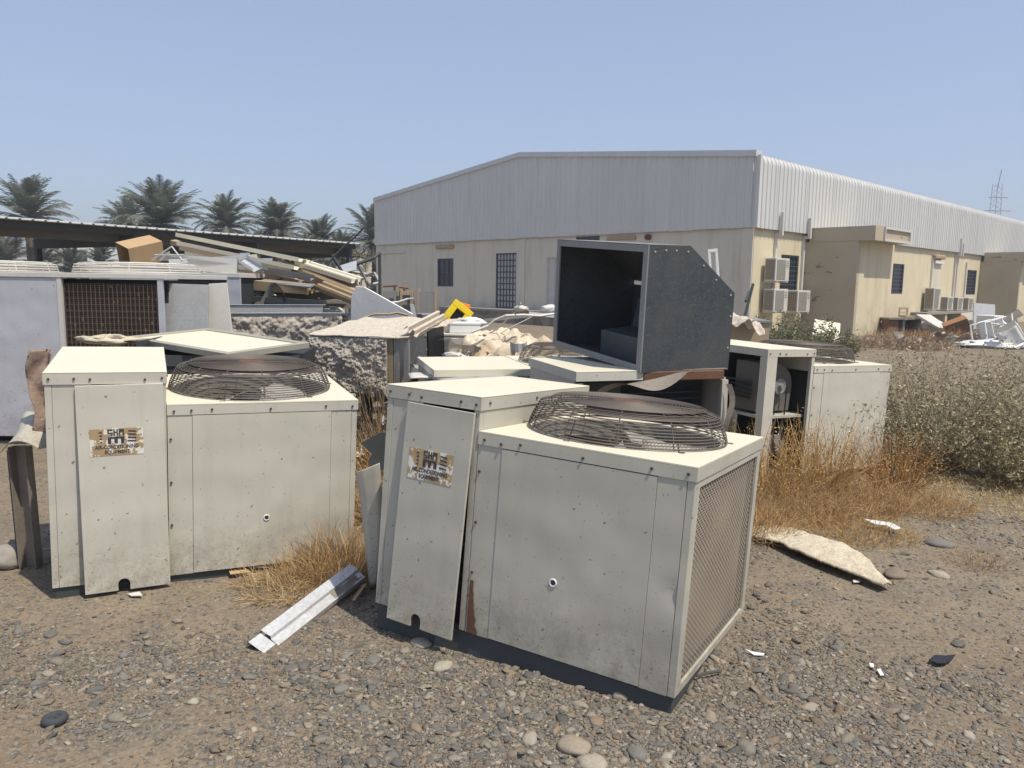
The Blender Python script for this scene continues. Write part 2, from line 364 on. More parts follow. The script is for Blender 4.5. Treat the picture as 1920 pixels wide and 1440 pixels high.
# ground: one sheet, fine near the camera, growing to the horizon
def axis(a, b, d, far):
    core = list(np.arange(a, b+d/2, d)); st = d; lo = []; hi = []; p = a
    while p > -far: st *= 1.28; p -= st; lo.append(p)
    st = d; p = b
    while p < far: st *= 1.28; p += st; hi.append(p)
    return np.array(lo[::-1]+core+hi)
gx = axis(-6, 7, .065, 1500); gy = axis(1, 11.5, .065, 1500)
X, Y = np.meshgrid(gx, gy); Z = ground_h(X, Y)
mb = MB(); me = bpy.data.meshes.new('ground'); nx, ny = len(gx), len(gy)
V = np.c_[X.ravel(), Y.ravel(), Z.ravel()]
ii, jj = np.meshgrid(np.arange(nx-1), np.arange(ny-1)); a0 = (jj*nx+ii).ravel(); F = np.c_[a0, a0+1, a0+nx+1, a0+nx]
g = tinted('ground', V, F, np.full((len(V), 3), .2), M['ground']); g['kind'] = 'structure'

# pebbles
def ico(sub):
    bm = bmesh.new(); bmesh.ops.create_icosphere(bm, subdivisions=sub, radius=1); bm.verts.ensure_lookup_table()
    v = np.array([p.co[:] for p in bm.verts]); f = np.array([[q.index for q in fc.verts] for fc in bm.faces]); bm.free(); return v, f
PAL = np.array([1.04, 1.0, .94])*np.array([(.18,.17,.15),(.22,.20,.17),(.155,.155,.147),(.27,.235,.19),(.20,.165,.13),(.125,.125,.12),(.32,.295,.25),(.17,.168,.158),(.22,.175,.13)])
UNITS = []          # footprints (polygons) kept free of pebbles
def inside(x, y, poly):
    c = np.zeros(len(x), bool); n = len(poly)
    for i in range(n):
        x0, y0 = poly[i]; x1, y1 = poly[(i+1) % n]
        k = ((y0 > y) != (y1 > y)) & (x < (x1-x0)*(y-y0)/(y1-y0+1e-12)+x0); c ^= k
    return c
def pebbles(name, n, r0, r1, sub, ymin, ymax, label, seed, dens=1.0, sink=.3):
    g_ = np.random.default_rng(seed); v, f = ico(sub)
    y = ymin*(ymax/ymin)**g_.random(n*3); x = (g_.random(n*3)-.5)*2*(y*.74+.4)
    m = fnoise(x*.8+3, y*.8, 21, 4); m2 = fnoise(x*2.6, y*2.6, 31, 3)
    zone = np.exp(-((x+.1)/1.1)**2-((y-2.85)/.62)**2)+.8*np.exp(-((x+1.9)/.9)**2-((y-3.05)/.35)**2)+.8*np.exp(-((x-.9)/.6)**2-((y-2.5)/.25)**2)+.55*np.exp(-((x-3.3)/1.6)**2-((y-4.9)/.5)**2)
    keep = g_.random(n*3) < np.clip(zone*1.1+(m+m2-1.02)*1.6-.12, .05, 1)*dens
    for P in UNITS: keep &= ~inside(x, y, P)
    x, y = x[keep][:n], y[keep][:n]; n = len(x)
    r = r0*np.exp(np.abs(g_.normal(0, 1, n))*math.log(r1/r0)/2.4); r = np.minimum(r, r1)
    sx, sy, sz = r*g_.uniform(.8, 1.6, n), r*g_.uniform(.6, 1.05, n), r*g_.uniform(.26, .6, n)
    an = g_.random(n)*2*math.pi; z = ground_h(x, y)
    bump_ = 1+g_.normal(0, .17, (n, len(v), 1))
    P = v[None]*bump_*np.stack([sx, sy, sz], -1)[:, None]
    tl = g_.normal(0, .22, n); P[..., 2] += P[..., 0]*np.tan(tl)[:, None]
    ca, sa = np.cos(an)[:, None], np.sin(an)[:, None]
    Q = np.stack([P[..., 0]*ca-P[..., 1]*sa+x[:, None], P[..., 0]*sa+P[..., 1]*ca+y[:, None], P[..., 2]+(z+sz*(.5-sink))[:, None]], -1)
    ct = PAL[g_.integers(0, len(PAL), n)]*g_.uniform(.72, 1.22, (n, 1)); C_ = np.repeat(ct, len(v), 0)
    FF = (f[None]+(np.arange(n)*len(v))[:, None, None]).reshape(-1, 3)
    o = tinted(name, Q.reshape(-1, 3), FF, C_, M['pebble'], 'stuff'); tag(o, label, 'gravel'); return o

# ------------------------------------------------------------------ warehouse
A_ = .805; BC = Vector((8.036, 26.081, 0)); BU = Vector((math.sin(A_), math.cos(A_), 0)); BG = Vector((-math.cos(A_), math.sin(A_), 0))
BL, BW, ZB, ZE, ZR = 33.6, 22.4, 3.66, 6.05, 7.21
def wt(x, y, off=0.0):                          # pixel -> (t, z) on the right wall plane moved out by off
    d = ray(x, y); n = -BG; o = Vector((0, 0, CAM_H)); k = ((BC+n*off-o).dot(n))/d.dot(n); P = o+d*k; return (P-BC).dot(BU), P.z
def gt(x, y, off=0.0):                          # the same on the gable wall plane
    d = ray(x, y); n = -BU; o = Vector((0, 0, CAM_H)); k = ((BC+n*off-o).dot(n))/d.dot(n); P = o+d*k; return (P-BC).dot(BG), P.z
wh = thing('warehouse', 'long low warehouse with ribbed silver upper cladding over cream rendered walls', 'building', BC, (0, 0, math.pi/2-A_))
def wall_open(mb, L, z0, z1, th, ops, along='x'):
    xs = sorted({0, L, *[o[0] for o in ops], *[o[1] for o in ops]})
    for a, b in zip(xs[:-1], xs[1:]):
        cut = sorted([(o[2], o[3]) for o in ops if o[0] <= a+1e-6 and o[1] >= b-1e-6]); z = z0
        for c0, c1 in cut+[(z1, z1)]:
            if c0 > z+1e-6:
                if along == 'x': mb.box(a, b, 0, th, z, c0)
                else: mb.box(0, th, a, b, z, c0)
            z = c1
    return mb
w1 = (1.95, 3.3, 1.56, 2.84); w2 = (12.3, 13.7, 1.48, 2.83); w3 = (22.9, 24.6, 1.46, 2.8)
o_ = wall_open(MB(), BL, -.3, 3.8, .22, [w1, w2, w3]).build('wall', M['wall'], wh); 
gw, gd, gd2, gv = (15.8, 17.05, 1.5, 2.86), (11.43, 12.77, .58, 3.04), (8.35, 9.6, .58, 2.84), (6.7, 7.95, 3.2, 3.62)
mb = MB(); wall_open(mb, BW-.225, -.3, 3.8, .22, [tuple(x-.225 if i < 2 else x for i, x in enumerate(o)) for o in (gw, gd, gd2, gv)], 'y')
mb.v = [(x, y+.225, z) for x, y, z in mb.v]; mb.build('wall', M['wallg'], wh)
MB().box(.3, BL, BW-.2, BW, -.3, 3.8).build('wall', M['wall'], wh); MB().box(BL-.2, BL, .3, BW-.3, -.3, 6.0).build('wall', M['wall'], wh)
MB().box(-.045, 0.0, 10.88, 11.2, .58, ZB).build('pilaster', M['wallg'], wh)
# corner column, unpainted strip
MB().box(-.05, 0, .02, .42, -.3, ZB-.01).build('corner_column', M['wallg'], wh)
def opening(parent, axis, a, b, z0, z1, nv, nh, glass='glass', bars='grill', name='window', bw=.028):
    # frame + pane + security bars in an opening of the wall on plane x=0 ('y') or y=0 ('x')
    def bx(m, p0, p1, q0, q1, r0, r1): m.box(p0, p1, q0, q1, r0, r1) if axis == 'x' else m.box(q0, q1, p0, p1, r0, r1)
    fr = MB(); t = .06
    for p in ((a, a+t, z0, z1), (b-t, b, z0, z1), (a+t, b-t, z0, z0+t), (a+t, b-t, z1-t, z1)): bx(fr, p[0], p[1], .02, .12, p[2], p[3])
    f = fr.build(name, M[bars], parent)
    pn = MB(); bx(pn, a+t, b-t, .085, .10, z0+t, z1-t); pn.build('pane' if name == 'window' else 'door_leaf', M[glass], f)
    br = MB()
    for i in range(1, nv+1): x = a+t+(b-a-2*t)*i/(nv+1); bx(br, x-bw/2, x+bw/2, .035, .06, z0+t, z1-t)
    for i in range(1, nh+1): z = z0+t+(z1-z0-2*t)*i/(nh+1); bx(br, a+t, b-t, .028, .034, z-bw/2, z+bw/2)
    br.build('security_bars', M[bars], f); return f
opening(wh, 'x', *w1, 5, 6); opening(wh, 'x', *w2, 5, 6); opening(wh, 'x', *w3, 5, 6)
opening(wh, 'y', *gw, 2, 1); opening(wh, 'y', *gd, 5, 8, 'pipe', 'grill', 'door', .05); d2 = opening(wh, 'y', *gd2, 2, 4, 'whited', 'whited', 'door')
opening(wh, 'y', *gv, 1, 0, 'glass', 'grill')
# ribbed cladding sheets, one object each
def ribs(Lw):
    p = []; n = round(Lw/.28)
    for i in range(n): q = i*.28; p += [(q+.005, 0), (q+.09, 0), (q+.108, .034), (q+.15, .034), (q+.168, 0), (q+.275, 0)]
    return [(0, 0)]+p+[(Lw, 0)]
def ridge(y): return ZE+(ZR-ZE)*(1-abs(y-BW/2)/(BW/2))
PR = ribs(1.12)
def sheet(name, pts_fn, mat, th=.003):
    # pts_fn(u, d, k) -> point for profile position u, height d, row k ; rows list
    rows = pts_fn; n = len(PR); mb = MB(); vs = [p for r in rows for p in r]; fs = []
    for k in range(len(rows)-1):
        for i in range(n-1): fs.append((k*n+i, k*n+i+1, (k+1)*n+i+1, (k+1)*n+i))
    mb.add(vs, fs); return mb.build(name, mat, wh)
for i in range(20):
    y0 = i*1.12; e = -.09-.006*(i % 2)
    rows = [[(e-d, y0+u, ZB+.01*math.sin(i*2.3)) for u, d in PR], [(e-d, y0+u, ridge(y0+u)-.02) for u, d in PR]]
    sheet('cladding_sheet', rows, M['clad'])
for i in range(30):
    x0 = i*1.12; e = -.13-.006*(i % 2); rows = []
    rows.append([(x0+u, e-d, ZB-.02) for u, d in PR]); rows.append([(x0+u, e-d, ZE-.30) for u, d in PR])
    for k in range(1, 6):
        an = R(15*k); rr = .30
        rows.append([(x0+u, e+rr-(rr+d)*math.cos(an), ZE-.30+(rr+d)*math.sin(an)) for u, d in PR])
    sheet('cladding_sheet', rows, M['roofsheet'])
    sl_ = (ZR-ZE)/(BW/2)
    sheet('roof_sheet', [[(x0+u, e+.24, ZE-.01+d+.02) for u, d in PR], [(x0+u, BW/2, ZR+d+.05) for u, d in PR]], M['roofsheet'])
    sheet('roof_sheet', [[(x0+u, BW/2+.01, ZR+d+.055) for u, d in PR], [(x0+u, BW+.15, ZE-.02+d) for u, d in PR]], M['roofsheet'])
for s_ in (0, 1):
    a = (-.17, 0 if s_ == 0 else BW, ZE); b = (-.17, BW/2, ZR); mb = MB()
    q0, q1 = (a, b) if s_ == 0 else (b, a)
    vs = [(x, y, z+dz) for (x, y, z) in (q0, q1) for (x, dz) in ((-.17, -.10), (-.05, -.10), (.25, .10), (-.17, .10))]
    mb.add(vs, [(0,1,2,3), (7,6,5,4), (0,4,5,1), (1,5,6,2), (2,6,7,3), (3,7,4,0)]).build('rake_trim', M['roofsheet'], wh)
MB().prism([(-.175, -.18), (-.02, -.18), (-.02, -.14), (-.14, -.14), (-.14, -.05), (-.175, -.05)], 'z', ZB-.02, ZE-.06).build('corner_trim', M['clad'], wh)
# loading step in front of the gable, faced with stone
MB().box(-1.25, -.06, .9, 15.2, -.3, .575).build('loading_step', M['concrete'], wh)
st_ = MB().box(-1.33, -1.254, .9, 15.2, -.3, .47).build('stone_facing', M['stone'], wh)
MB().box(-1.36, -1.254, .9, 15.2, .474, .58).build('step_edge', M['concrete'], wh)
# small fittings on the gable
MB().box(-.11, 0, 15.75, 17.1, 3.33, 3.52).build('strip_light', M['ply'], wh, bevel=.03)
MB().box(-.08, 0, 19.7, 22.3, 3.2, 3.3).build('trunking', M['pipe'], wh)
MB().box(-.09, 0, 4.9, 6.3, 3.42, 3.56).build('strip_light', M['ply'], wh, bevel=.02)
mb = MB(); mb.cyl((-.16, 4.3, 3.48), (0, 4.3, 3.48), .11, 14); mb.build('round_lamp', M['rust'], wh)
MB().box(-.05, -.0505+.05, 1.2, 1.22, .2, 2.3).build('cable', M['pipe'], wh)
# trunking pipes on the long wall
for t, z0, z1, wd, bend in ((1.35, .9, 4.25, .10, 1), (3.45, .4, 4.2, .11, 1), (17.2, 1.2, 3.4, .09, 0), (20.6, 1.1, 4.35, .10, 0), (20.95, 1.1, 4.1, .10, 1), (22.5, .9, 3.2, .14, 0)):
    mb = MB(); mb.box(t, t+wd, -.09, -.001, z0, min(z1, 3.55))
    if z1 > 3.6: mb.box(t, t+wd, -.30, -.19, 3.45, z1); mb.box(t, t+wd, -.189, -.091, 3.45, 3.55)
    mb.build('trunking', M['pipe'], wh, bevel=.006)
MB().box(17.25, 18.6, -.05, 0, 1.3, 3.05).build('blanked_panel', M['wallg'], wh)
MB().box(17.2, 18.6, -.22, 0, 3.2, 3.4).build('strip_light', M['ply'], wh, bevel=.04); MB().box(17.3, 18.5, -.18, 0, 2.98, 3.12).build('strip_light', M['white'], wh)
# projecting blocks of the long wall, each with an overhanging roof slab
def block(t0, t1, off, zt, label):
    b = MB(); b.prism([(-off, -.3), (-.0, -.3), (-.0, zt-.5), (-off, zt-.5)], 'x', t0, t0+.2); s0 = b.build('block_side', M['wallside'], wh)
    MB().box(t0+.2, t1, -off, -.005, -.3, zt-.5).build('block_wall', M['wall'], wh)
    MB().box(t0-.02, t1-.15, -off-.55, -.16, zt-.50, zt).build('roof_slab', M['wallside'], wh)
    mb = MB(); mb.box(t0+.75, t1-.2, -off-.62, -off-.553, zt-.5, zt-.42); mb.box(t0+.75, t1-.2, -off-.62, -off-.553, zt-.08, zt+.003)
    mb.box(t0+.7, t0+.75, -off-.62, -off-.553, zt-.5, zt+.003); mb.box(t1-.2, t1-.14, -off-.62, -off-.553, zt-.5, zt+.003); mb.build('slab_recess_frame', M['pipe'], wh)
block(3.7, 7.0, 1.95, 3.85, '')
block(25.1, 28.6, 1.95, 3.8, '')

# wall-mounted condensers
def condenser_mesh(wd, dp, h):
    b = MB(); b.box(0, wd, 0, dp, 0, h); body = b.mesh('casing', M['whited'], bevel=.012)
    f = MB(); f.box(.09, wd*.70, -.012, -.001, .06, h-.06); front = f.mesh('fan_guard', M['shroud'])
    f = MB()
    for i in range(9): z = .08+(h-.16)*i/8; f.box(-.014, -.002, .03, dp-.03, z-.008, z+.008)
    for i in range(5): y = .05+(dp-.1)*i/4; f.box(-.012, -.003, y-.006, y+.006, .06, h-.06)
    side = f.mesh('side_guard', M['frame']); f = MB().box(-.0018, -.0002, .025, dp-.025, .05, h-.05); cav = f.mesh('coil', M['coil'])
    f = MB()
    for i in range(4): f.box(wd*.76, wd*.93, -.008, -.0008, h-.12-i*.06, h-.10-i*.06)
    vent = f.mesh('vent_slots', M['shroud'])
    f = MB(); f.box(.12, .17, -.02, dp+.12, -.05, -.003); f.box(wd-.17, wd-.12, -.02, dp+.12, -.05, -.003); br = f.mesh('bracket', M['pipe'])
    return [('casing', body), ('fan_guard', front), ('side_guard', side), ('coil', cav), ('vent_slots', vent), ('bracket', br)]
big = condenser_mesh(.98, .40, .78); small = condenser_mesh(.86, .34, .68); tall_ = condenser_mesh(1.0, .42, 1.05)
brz = math.pi/2-A_
def condenser(kind, x, y, dp, label):
    t, z = wt(x, y, dp+.12); P = BC+BU*t-BG*(dp+.12); P.z = z
    r = thing('wall_condenser', label, 'air conditioner', P, (0, 0, brz), 'split air conditioner condensers on the long warehouse wall')
    for n_, me_ in kind: link(n_, me_, r)
    return r
condenser(big, 1453, 527, .40, 'upper white condenser on brackets above the other two by the warehouse corner')
condenser(big, 1450, 585, .40, 'lower white condenser nearest the warehouse corner, below the raised one')
condenser(big, 1494, 586, .40, 'white condenser on brackets touching the brown side of the near projecting block')
r = condenser(tall_, 1749, 581, .42, 'tallest white condenser with round fan at the left of the row of four')
mb = MB(); mb.ring(.30, -.018, .012, 28, 4, M=Matrix.Translation((.40, 0, .56)) @ Matrix.Rotation(R(90), 4, 'X')); mb.ring(.2, -.018, .008, 24, 4, M=Matrix.Translation((.40, 0, .56)) @ Matrix.Rotation(R(90), 4, 'X')); mb.build('fan_ring', M['dark'], r)
condenser(small, 1776, 582, .34, 'small white condenser directly right of the tallest one in the row')
condenser(small, 1795, 582, .34, 'small white condenser third in the row of four by the far window')
condenser(small, 1815, 582, .34, 'small white condenser at the far right end of the row of four')
for i, (x, y, lb) in enumerate(((1737, 584, 'row'),)):
    t, z = wt(x, y, .7); P = BC+BU*t; P.z = 0
    sh = thing('condenser_shelf', 'low concrete shelf carrying the row of four condensers along the yellow wall', 'shelf', P, (0, 0, brz))
    MB().box(0, 8.2, -.75, -.02, z-.16, z-.06).build('shelf_slab', M['concrete'], sh)
    for k in range(4): MB().box(.2+k*2.5, .5+k*2.5, -.7, -.03, -.3, z-.165).build('shelf_support', M['wall'], sh)

# telecom mast behind the roof
P = at(1866, 395, 150); tw = thing('lattice_mast', 'thin lattice telecom mast rising behind the warehouse roof', 'mast', (P.x, P.y, 0))
ht = at(1872, 318, 150).z; hb = at(1866, 345, 150).z; mb = MB()
for k in range(3):
    an = k*2.1; mb.tube([(1.5*math.cos(an), 1.5*math.sin(an), 0), (.9*math.cos(an), .9*math.sin(an), hb)], .04, 4)
for i in range(24):
    z = hb*i/24; r0 = 1.5-.6*i/24; r1 = 1.5-.6*(i+1)/24
    for k in range(3): mb.tube([(r0*math.cos(k*2.1), r0*math.sin(k*2.1), z), (r1*math.cos(k*2.1+2.1), r1*math.sin(k*2.1+2.1), hb*(i+1)/24)], .02, 3)
mb.build('lattice', M['rust'], tw); MB().tube([(0, 0, hb-1), (.5, 0, ht)], .06, 5).build('antenna', M['rust'], tw)
mb = MB(); 
for z, l in ((hb-2.5, 2.2), (hb-5, 3)): mb.tube([(-l*.7, 0, z), (l, 0, z)], .05, 4)
mb.build('cross_arm', M['rust'], tw)

# ------------------------------------------------------------------ carport
cA = Vector((-11.51, 17.47, 0)); cB = Vector((-5.06, 27.42, 0)); cd = (cB-cA).normalized(); cn = Vector((-cd.y, cd.x, 0)); c0 = cA-cd*4.2; cl = (cB-c0).length
cp = thing('carport', 'long open carport with ribbed metal roof on dark steel posts behind the scrap', 'carport', c0, (0, 0, math.atan2(cd.y, cd.x)))
k = 0; xx = 0
while xx < cl-.5:
    mb = MB(); n = len(PR); vs = [(xx+u, 0, 2.97+d) for u, d in PR]+[(xx+u, 5.6, 3.25+d) for u, d in PR]+[(xx+u, 0, 2.955+d*.9) for u, d in PR]+[(xx+u, 5.6, 3.235+d*.9) for u, d in PR]
    fs = [(i, i+1, n+i+1, n+i) for i in range(n-1)]+[(2*n+i+1, 2*n+i, 3*n+i, 3*n+i+1) for i in range(n-1)]+[(2*n+i, 2*n+i+1, i+1, i) for i in range(n-1)]
    mb.add(vs, fs).build('roof_sheet', [M['roofsheet']], cp); xx += 1.12
rl = xx
MB().box(0, rl, .95, 1.03, 2.60, 2.94).build('front_beam', M['beam'], cp); MB().box(0, rl, .35, .43, 2.80, 2.955).build('edge_purlin', M['rail'], cp)
for y in (1.3, 2.6, 3.9, 5.2): MB().box(0, rl, y, y+.08, 2.90+y*.05-.06, 2.93+y*.05).build('purlin', M['beam'], cp)
for i in range(5):
    x = rl-.35-i*3.9; MB().box(x-.06, x+.06, .24, 5.5, 2.5, 2.80).build('rafter', M['rail'], cp)
    for y in (.25, 5.3): MB().box(x-.075, x+.075, y, y+.15, -.1, 2.497).build('post', M['rail'], cp)

# ------------------------------------------------------------------ far villas behind the palms
def villa(x0, x1, ytop, Y, label, c='white', wins=3):
    a = at(x0, ytop, Y); b = at(x1, ytop, Y); wd = b.x-a.x; h = a.z
    v = thing('villa', label, 'house', (a.x, Y, 0)); MB().box(0, wd, 0, 10, -.2, h).build('wall', M[c], v); MB().box(-.2, wd+.2, -.2, 10.2, h+.002, h+.3).build('parapet', M[c], v)
    for i in range(wins):
        x = wd*(i+.5)/wins
        for z in (1.2, h-2.3):
            f = MB().box(x-.7, x+.7, -.06, -.004, z, z+1.5).build('window', M['whited'], v); MB().box(x-.6, x+.6, -.09, -.062, z+.1, z+1.4).build('pane', M['glass'], f)
villa(-60, 40, 470, 78, 'white villa at the far left edge seen under the carport roof', 'whited', 3)
villa(48, 100, 452, 88, 'taller white villa between the first two carport posts', 'whited', 2)
villa(118, 162, 452, 80, 'narrow pale villa right of the carport post, beside palm trunks', 'white', 2)
villa(630, 672, 474, 110, 'small pale house half hidden beyond the right end of carport', 'wall', 2)

# ------------------------------------------------------------------ date palms
def frond_arrays(g_, n, crown_r, up0):
    sag = g_.uniform(.8, 1.35); rise = g_.uniform(-6, 6)
    Vs, Fs, Cs = [], [], []; base = 0
    for i in range(n):
        az = i*2.39996+g_.uniform(-.2, .2); f = (i+.5)/n                      # young upright ones first
        el = R(84+rise-(118*f**1.15)+g_.uniform(-11, 11)); L = crown_r*g_.uniform(.85, 1.12)*(.80+.28*f); droop = R(50+38*f)*g_.uniform(.7, 1.3)*sag
        pts = []; p = np.array([0, 0, up0*(1-f)*.3]); e = el; m = 13
        dh = np.array([math.cos(az), math.sin(az), 0]); sd_ = np.array([-math.sin(az), math.cos(az), 0])
        for k in range(m+1):
            pts.append((p.copy(), e)); e_ = e-droop*(k/m)**1.5*.16; e = e_; p = p+(dh*math.cos(e)+np.array([0, 0, 1])*math.sin(e))*L/m
        colr = np.array((.15, .165, .125))*g_.uniform(.75, 1.35)*(1.0 if f < .75 else 1.0)
        if f > .84: colr = np.array((.17, .135, .075))*g_.uniform(.7, 1.2)
        # rachis
        for k in range(m):
            (a, ea), (b, eb) = pts[k], pts[k+1]; wdt = .035*(1-k/m)+.008
            Vs += [a+sd_*wdt, a-sd_*wdt, b-sd_*wdt*.9, b+sd_*wdt*.9]; Cs += [colr*1.3+.02]*4; Fs.append((base, base+1, base+2, base+3)); base += 4
        for k in range(2, m*3):
            q = k/(m*3); ki = min(m-1, int(q*m)); (a, ea), (b, eb) = pts[ki], pts[ki+1]; tt = q*m-ki; c = a*(1-tt)+b*tt
            tv = (b-a)/np.linalg.norm(b-a); nv = np.cross(tv, sd_)
            ll = crown_r*.19*math.sin(math.pi*min(1, .15+q*.85))**.6*g_.uniform(.8, 1.15)
            for sg in (-1, 1):
                d = tv*.75+sd_*sg*.72-nv*g_.uniform(-.05, .35); d /= np.linalg.norm(d); sp = tv*.036
                t_ = c+d*ll; t_[2] -= ll*.12; cc_ = colr*g_.uniform(.75, 1.3)
                Vs += [c-sp, c+sp, t_+sp*.4, t_-sp*.4]; Cs += [cc_]*4; Fs.append((base, base+1, base+2, base+3)); base += 4
    return np.array(Vs), np.array(Fs), np.array(Cs)
def palm(x, y, rpx, Y, label, seed, n=68):
    P = at(x, y+12, Y); cr = rpx*Y/FPX*1.22; g_ = np.random.default_rng(seed)
    r = thing('date_palm', label, 'palm tree', (P.x, P.y, -.1), group='date palms behind the carport')
    V, F, C_ = frond_arrays(g_, n, cr, 1.0); V = V+np.array([0, 0, P.z]); o = tinted('crown', V, F, C_, M['leaf'], None, r, False)
    mb = MB(); h = P.z; pts = [(math.sin(i*.7+seed)*.05, math.cos(i*.9)*.05, h*i/14) for i in range(15)]
    for i in range(14): mb.tube([pts[i], Vector(pts[i+1])+Vector((0, 0, .02))], .27, 9, r1=.33)
    mb.build('trunk', M['bark'], r)
    return r
palm(55, 398, 78, 52, 'broad date palm at the far left edge above the carport roof', 1)
palm(302, 408, 82, 50, 'largest upright date palm in the middle above the carport roof', 2, 88)
palm(238, 412, 52, 66, 'smaller date palm half hidden behind the left side of largest palm', 3)
palm(424, 414, 60, 58, 'rounded date palm between the largest palm and the next one right', 4)
palm(519, 425, 62, 54, 'date palm above the right half of carport roof, stub trunk below', 5)
palm(600, 446, 52, 60, 'low date palm left of the gap before the warehouse', 6)
palm(703, 440, 66, 58, 'date palm partly hidden behind the left corner of warehouse', 8)
palm(10, 478, 55, 60, 'low drooping palm under the carport at the far left edge', 9, 44)
palm(80, 492, 48, 62, 'low palm seen between the carport posts with hanging dry fronds', 10, 44)
palm(135, 492, 40, 62, 'small low palm right of the second carport post', 12, 40)
palm(190, 482, 36, 57, 'small bushy palm beside the paired carport posts', 13, 40)
palm(575, 480, 50, 52, 'low spreading palm below the right end of the carport roof', 14, 44)
palm(640, 470, 46, 56, 'dusty low palm between the carport end and the warehouse', 15, 44)
# ================================================================== PACKAGED AIR CONDITIONERS
def plate_hole(mb, x0, x1, y0, y1, z0, z1, cx, cy, r, n=48, mi=0):
    angs = sorted({round(2*math.pi*i/n, 6) for i in range(n)} | {round(math.atan2(y-cy, x-cx) % (2*math.pi), 6) for x in (x0, x1) for y in (y0, y1)})
    k = len(angs); vs = []
    for z in (z0, z1):
        for a in angs:
            c, s_ = math.cos(a), math.sin(a); vs.append((cx+r*c, cy+r*s_, z))
        for a in angs:
            c, s_ = math.cos(a), math.sin(a)
            t = min(((x1-cx)/c if c > 1e-9 else (x0-cx)/c if c < -1e-9 else 1e9), ((y1-cy)/s_ if s_ > 1e-9 else (y0-cy)/s_ if s_ < -1e-9 else 1e9))
            vs.append((cx+t*c, cy+t*s_, z))
    fs = []
    for i in range(k):
        j = (i+1) % k
        fs += [(2*k+i, 3*k+i, 3*k+j, 2*k+j), (j, k+j, k+i, i), (i, 2*k+i, 2*k+j, j), (k+j, 3*k+j, 3*k+i, k+i)]
    mb.add(vs, fs, mi)
# fan grille: one mesh for all units (wires closer than a few millimetres: one part)
def grille_mesh(R0=.455, h=.138, wire=.0026):
    mb = MB(); g_ = random.Random(3)
    prof = []                                   # (radius, z)
    for i in range(10): t = i/9; prof.append((R0-.045*t**1.4, .012+h*.80*t))
    for i in range(1, 5): an = i/5*math.pi/2; prof.append((R0-.045-.045*math.sin(an)*1.0, .012+h*.80+h*.16*(1-math.cos(an))))
    r = R0-.105
    while r > .075: prof.append((r, .012+h*.97+.012*(1-r/R0))); r -= .0150
    for i, (r, z) in enumerate(prof): mb.ring(r, z, wire*(1.5 if i == 0 else 1 if i < 12 else .78), 60, 4)
    for k in range(12):
        a = 2*math.pi*k/12; pts = [(r*1.004*math.cos(a+.0), r*1.004*math.sin(a), z-.004) for r, z in prof[::3]]+[(.05*math.cos(a), .05*math.sin(a), .012+h)]
        mb.tube(pts, wire*1.15, 4)
        if k % 2 == 0:
            mb.tube([((R0+.001)*math.cos(a+.06), (R0+.001)*math.sin(a+.06), .0), ((R0-.035)*math.cos(a+.06), (R0-.035)*math.sin(a+.06), h*.62)], wire*1.2, 4)
            mb.ring(.012, .004, wire, 10, 4, c=((R0+.018)*math.cos(a+.06), (R0+.018)*math.sin(a+.06)))
    return mb.mesh('fan_grille', M['wire'])
GR = grille_mesh()
HUBP = MB().cyl((0, 0, .150), (0, 0, .155), .075, 20).mesh('grille_plate', M['rust'])
def blade_mesh():
    mb = MB()
    def fn(u, v):
        r = .08+.30*u; a = (v-.5)*(.95+.5*u); return (r*math.cos(a), r*math.sin(a), -.055+(v-.5)*.13*(1-.25*u)+.012*math.sin(v*3.1))
    mb.slab(fn, 6, 8, .003); return mb.mesh('fan_blade', M['blade'], True)
BLADE = blade_mesh(); FHUB = MB().cyl((0, 0, -.12), (0, 0, -.03), .085, 18).mesh('fan_hub', M['rail'])
SCREW = MB().cyl((0, 0, 0), (0, -.006, 0), .0062, 6).mesh('screw', M['screw'])
def expanded(D, H, mesh_name='expanded_mesh', cw=.036, ch=.0235):
    # diamond mesh in the y-z plane facing +x
    mb = MB(); ny, nz = int(D/cw), int(H/ch); t = .0030; o = 0
    vs, fs = [], []
    for j in range(nz*2+1):
        z = j*ch/2
        for i in range(ny):
            y0 = i*cw+(cw/2 if j % 2 else 0); 
            if y0+cw/2 > D: continue
            for sg in (-1, 1):
                z1 = z+ch/2*1.0
                if z1 > H: continue
                ya, yb = (y0, y0+cw/2*sg); 
                if yb < 0: continue
                b = len(vs); vs += [(.0, ya, z-t), (.0012, ya, z+t), (.0012, yb, z1+t), (.0, yb, z1-t), (-.0012, ya, z+t*.4), (-.0012, yb, z1+t*.4)]
                fs += [(b, b+1, b+2, b+3), (b+3, b+2, b+1, b), (b, b+3, b+5, b+4)]
    mb.add(vs, [f for i, f in enumerate(fs) if i % 3 != 1]); return mb.mesh(mesh_name, M['meshpaint'])
def arch_panel(w_, h_, notch, t=.012):
    # panel outline with an arched cable notch at its lower edge
    p = [(0, 0)]
    if notch:
        c, r, hh = notch; p += [(c-r, 0), (c-r, hh)]+[(c-r*math.cos(a), hh+r*math.sin(a)) for a in (R(30), R(60), R(90), R(120), R(150))]+[(c+r, hh), (c+r, 0)]
    p += [(w_, 0), (w_, h_), (0, h_)]
    mb = MB(); mb.prism(p[::-1], 'y', 0, t); return mb
WP = Matrix.Rotation(R(90), 4, 'X')
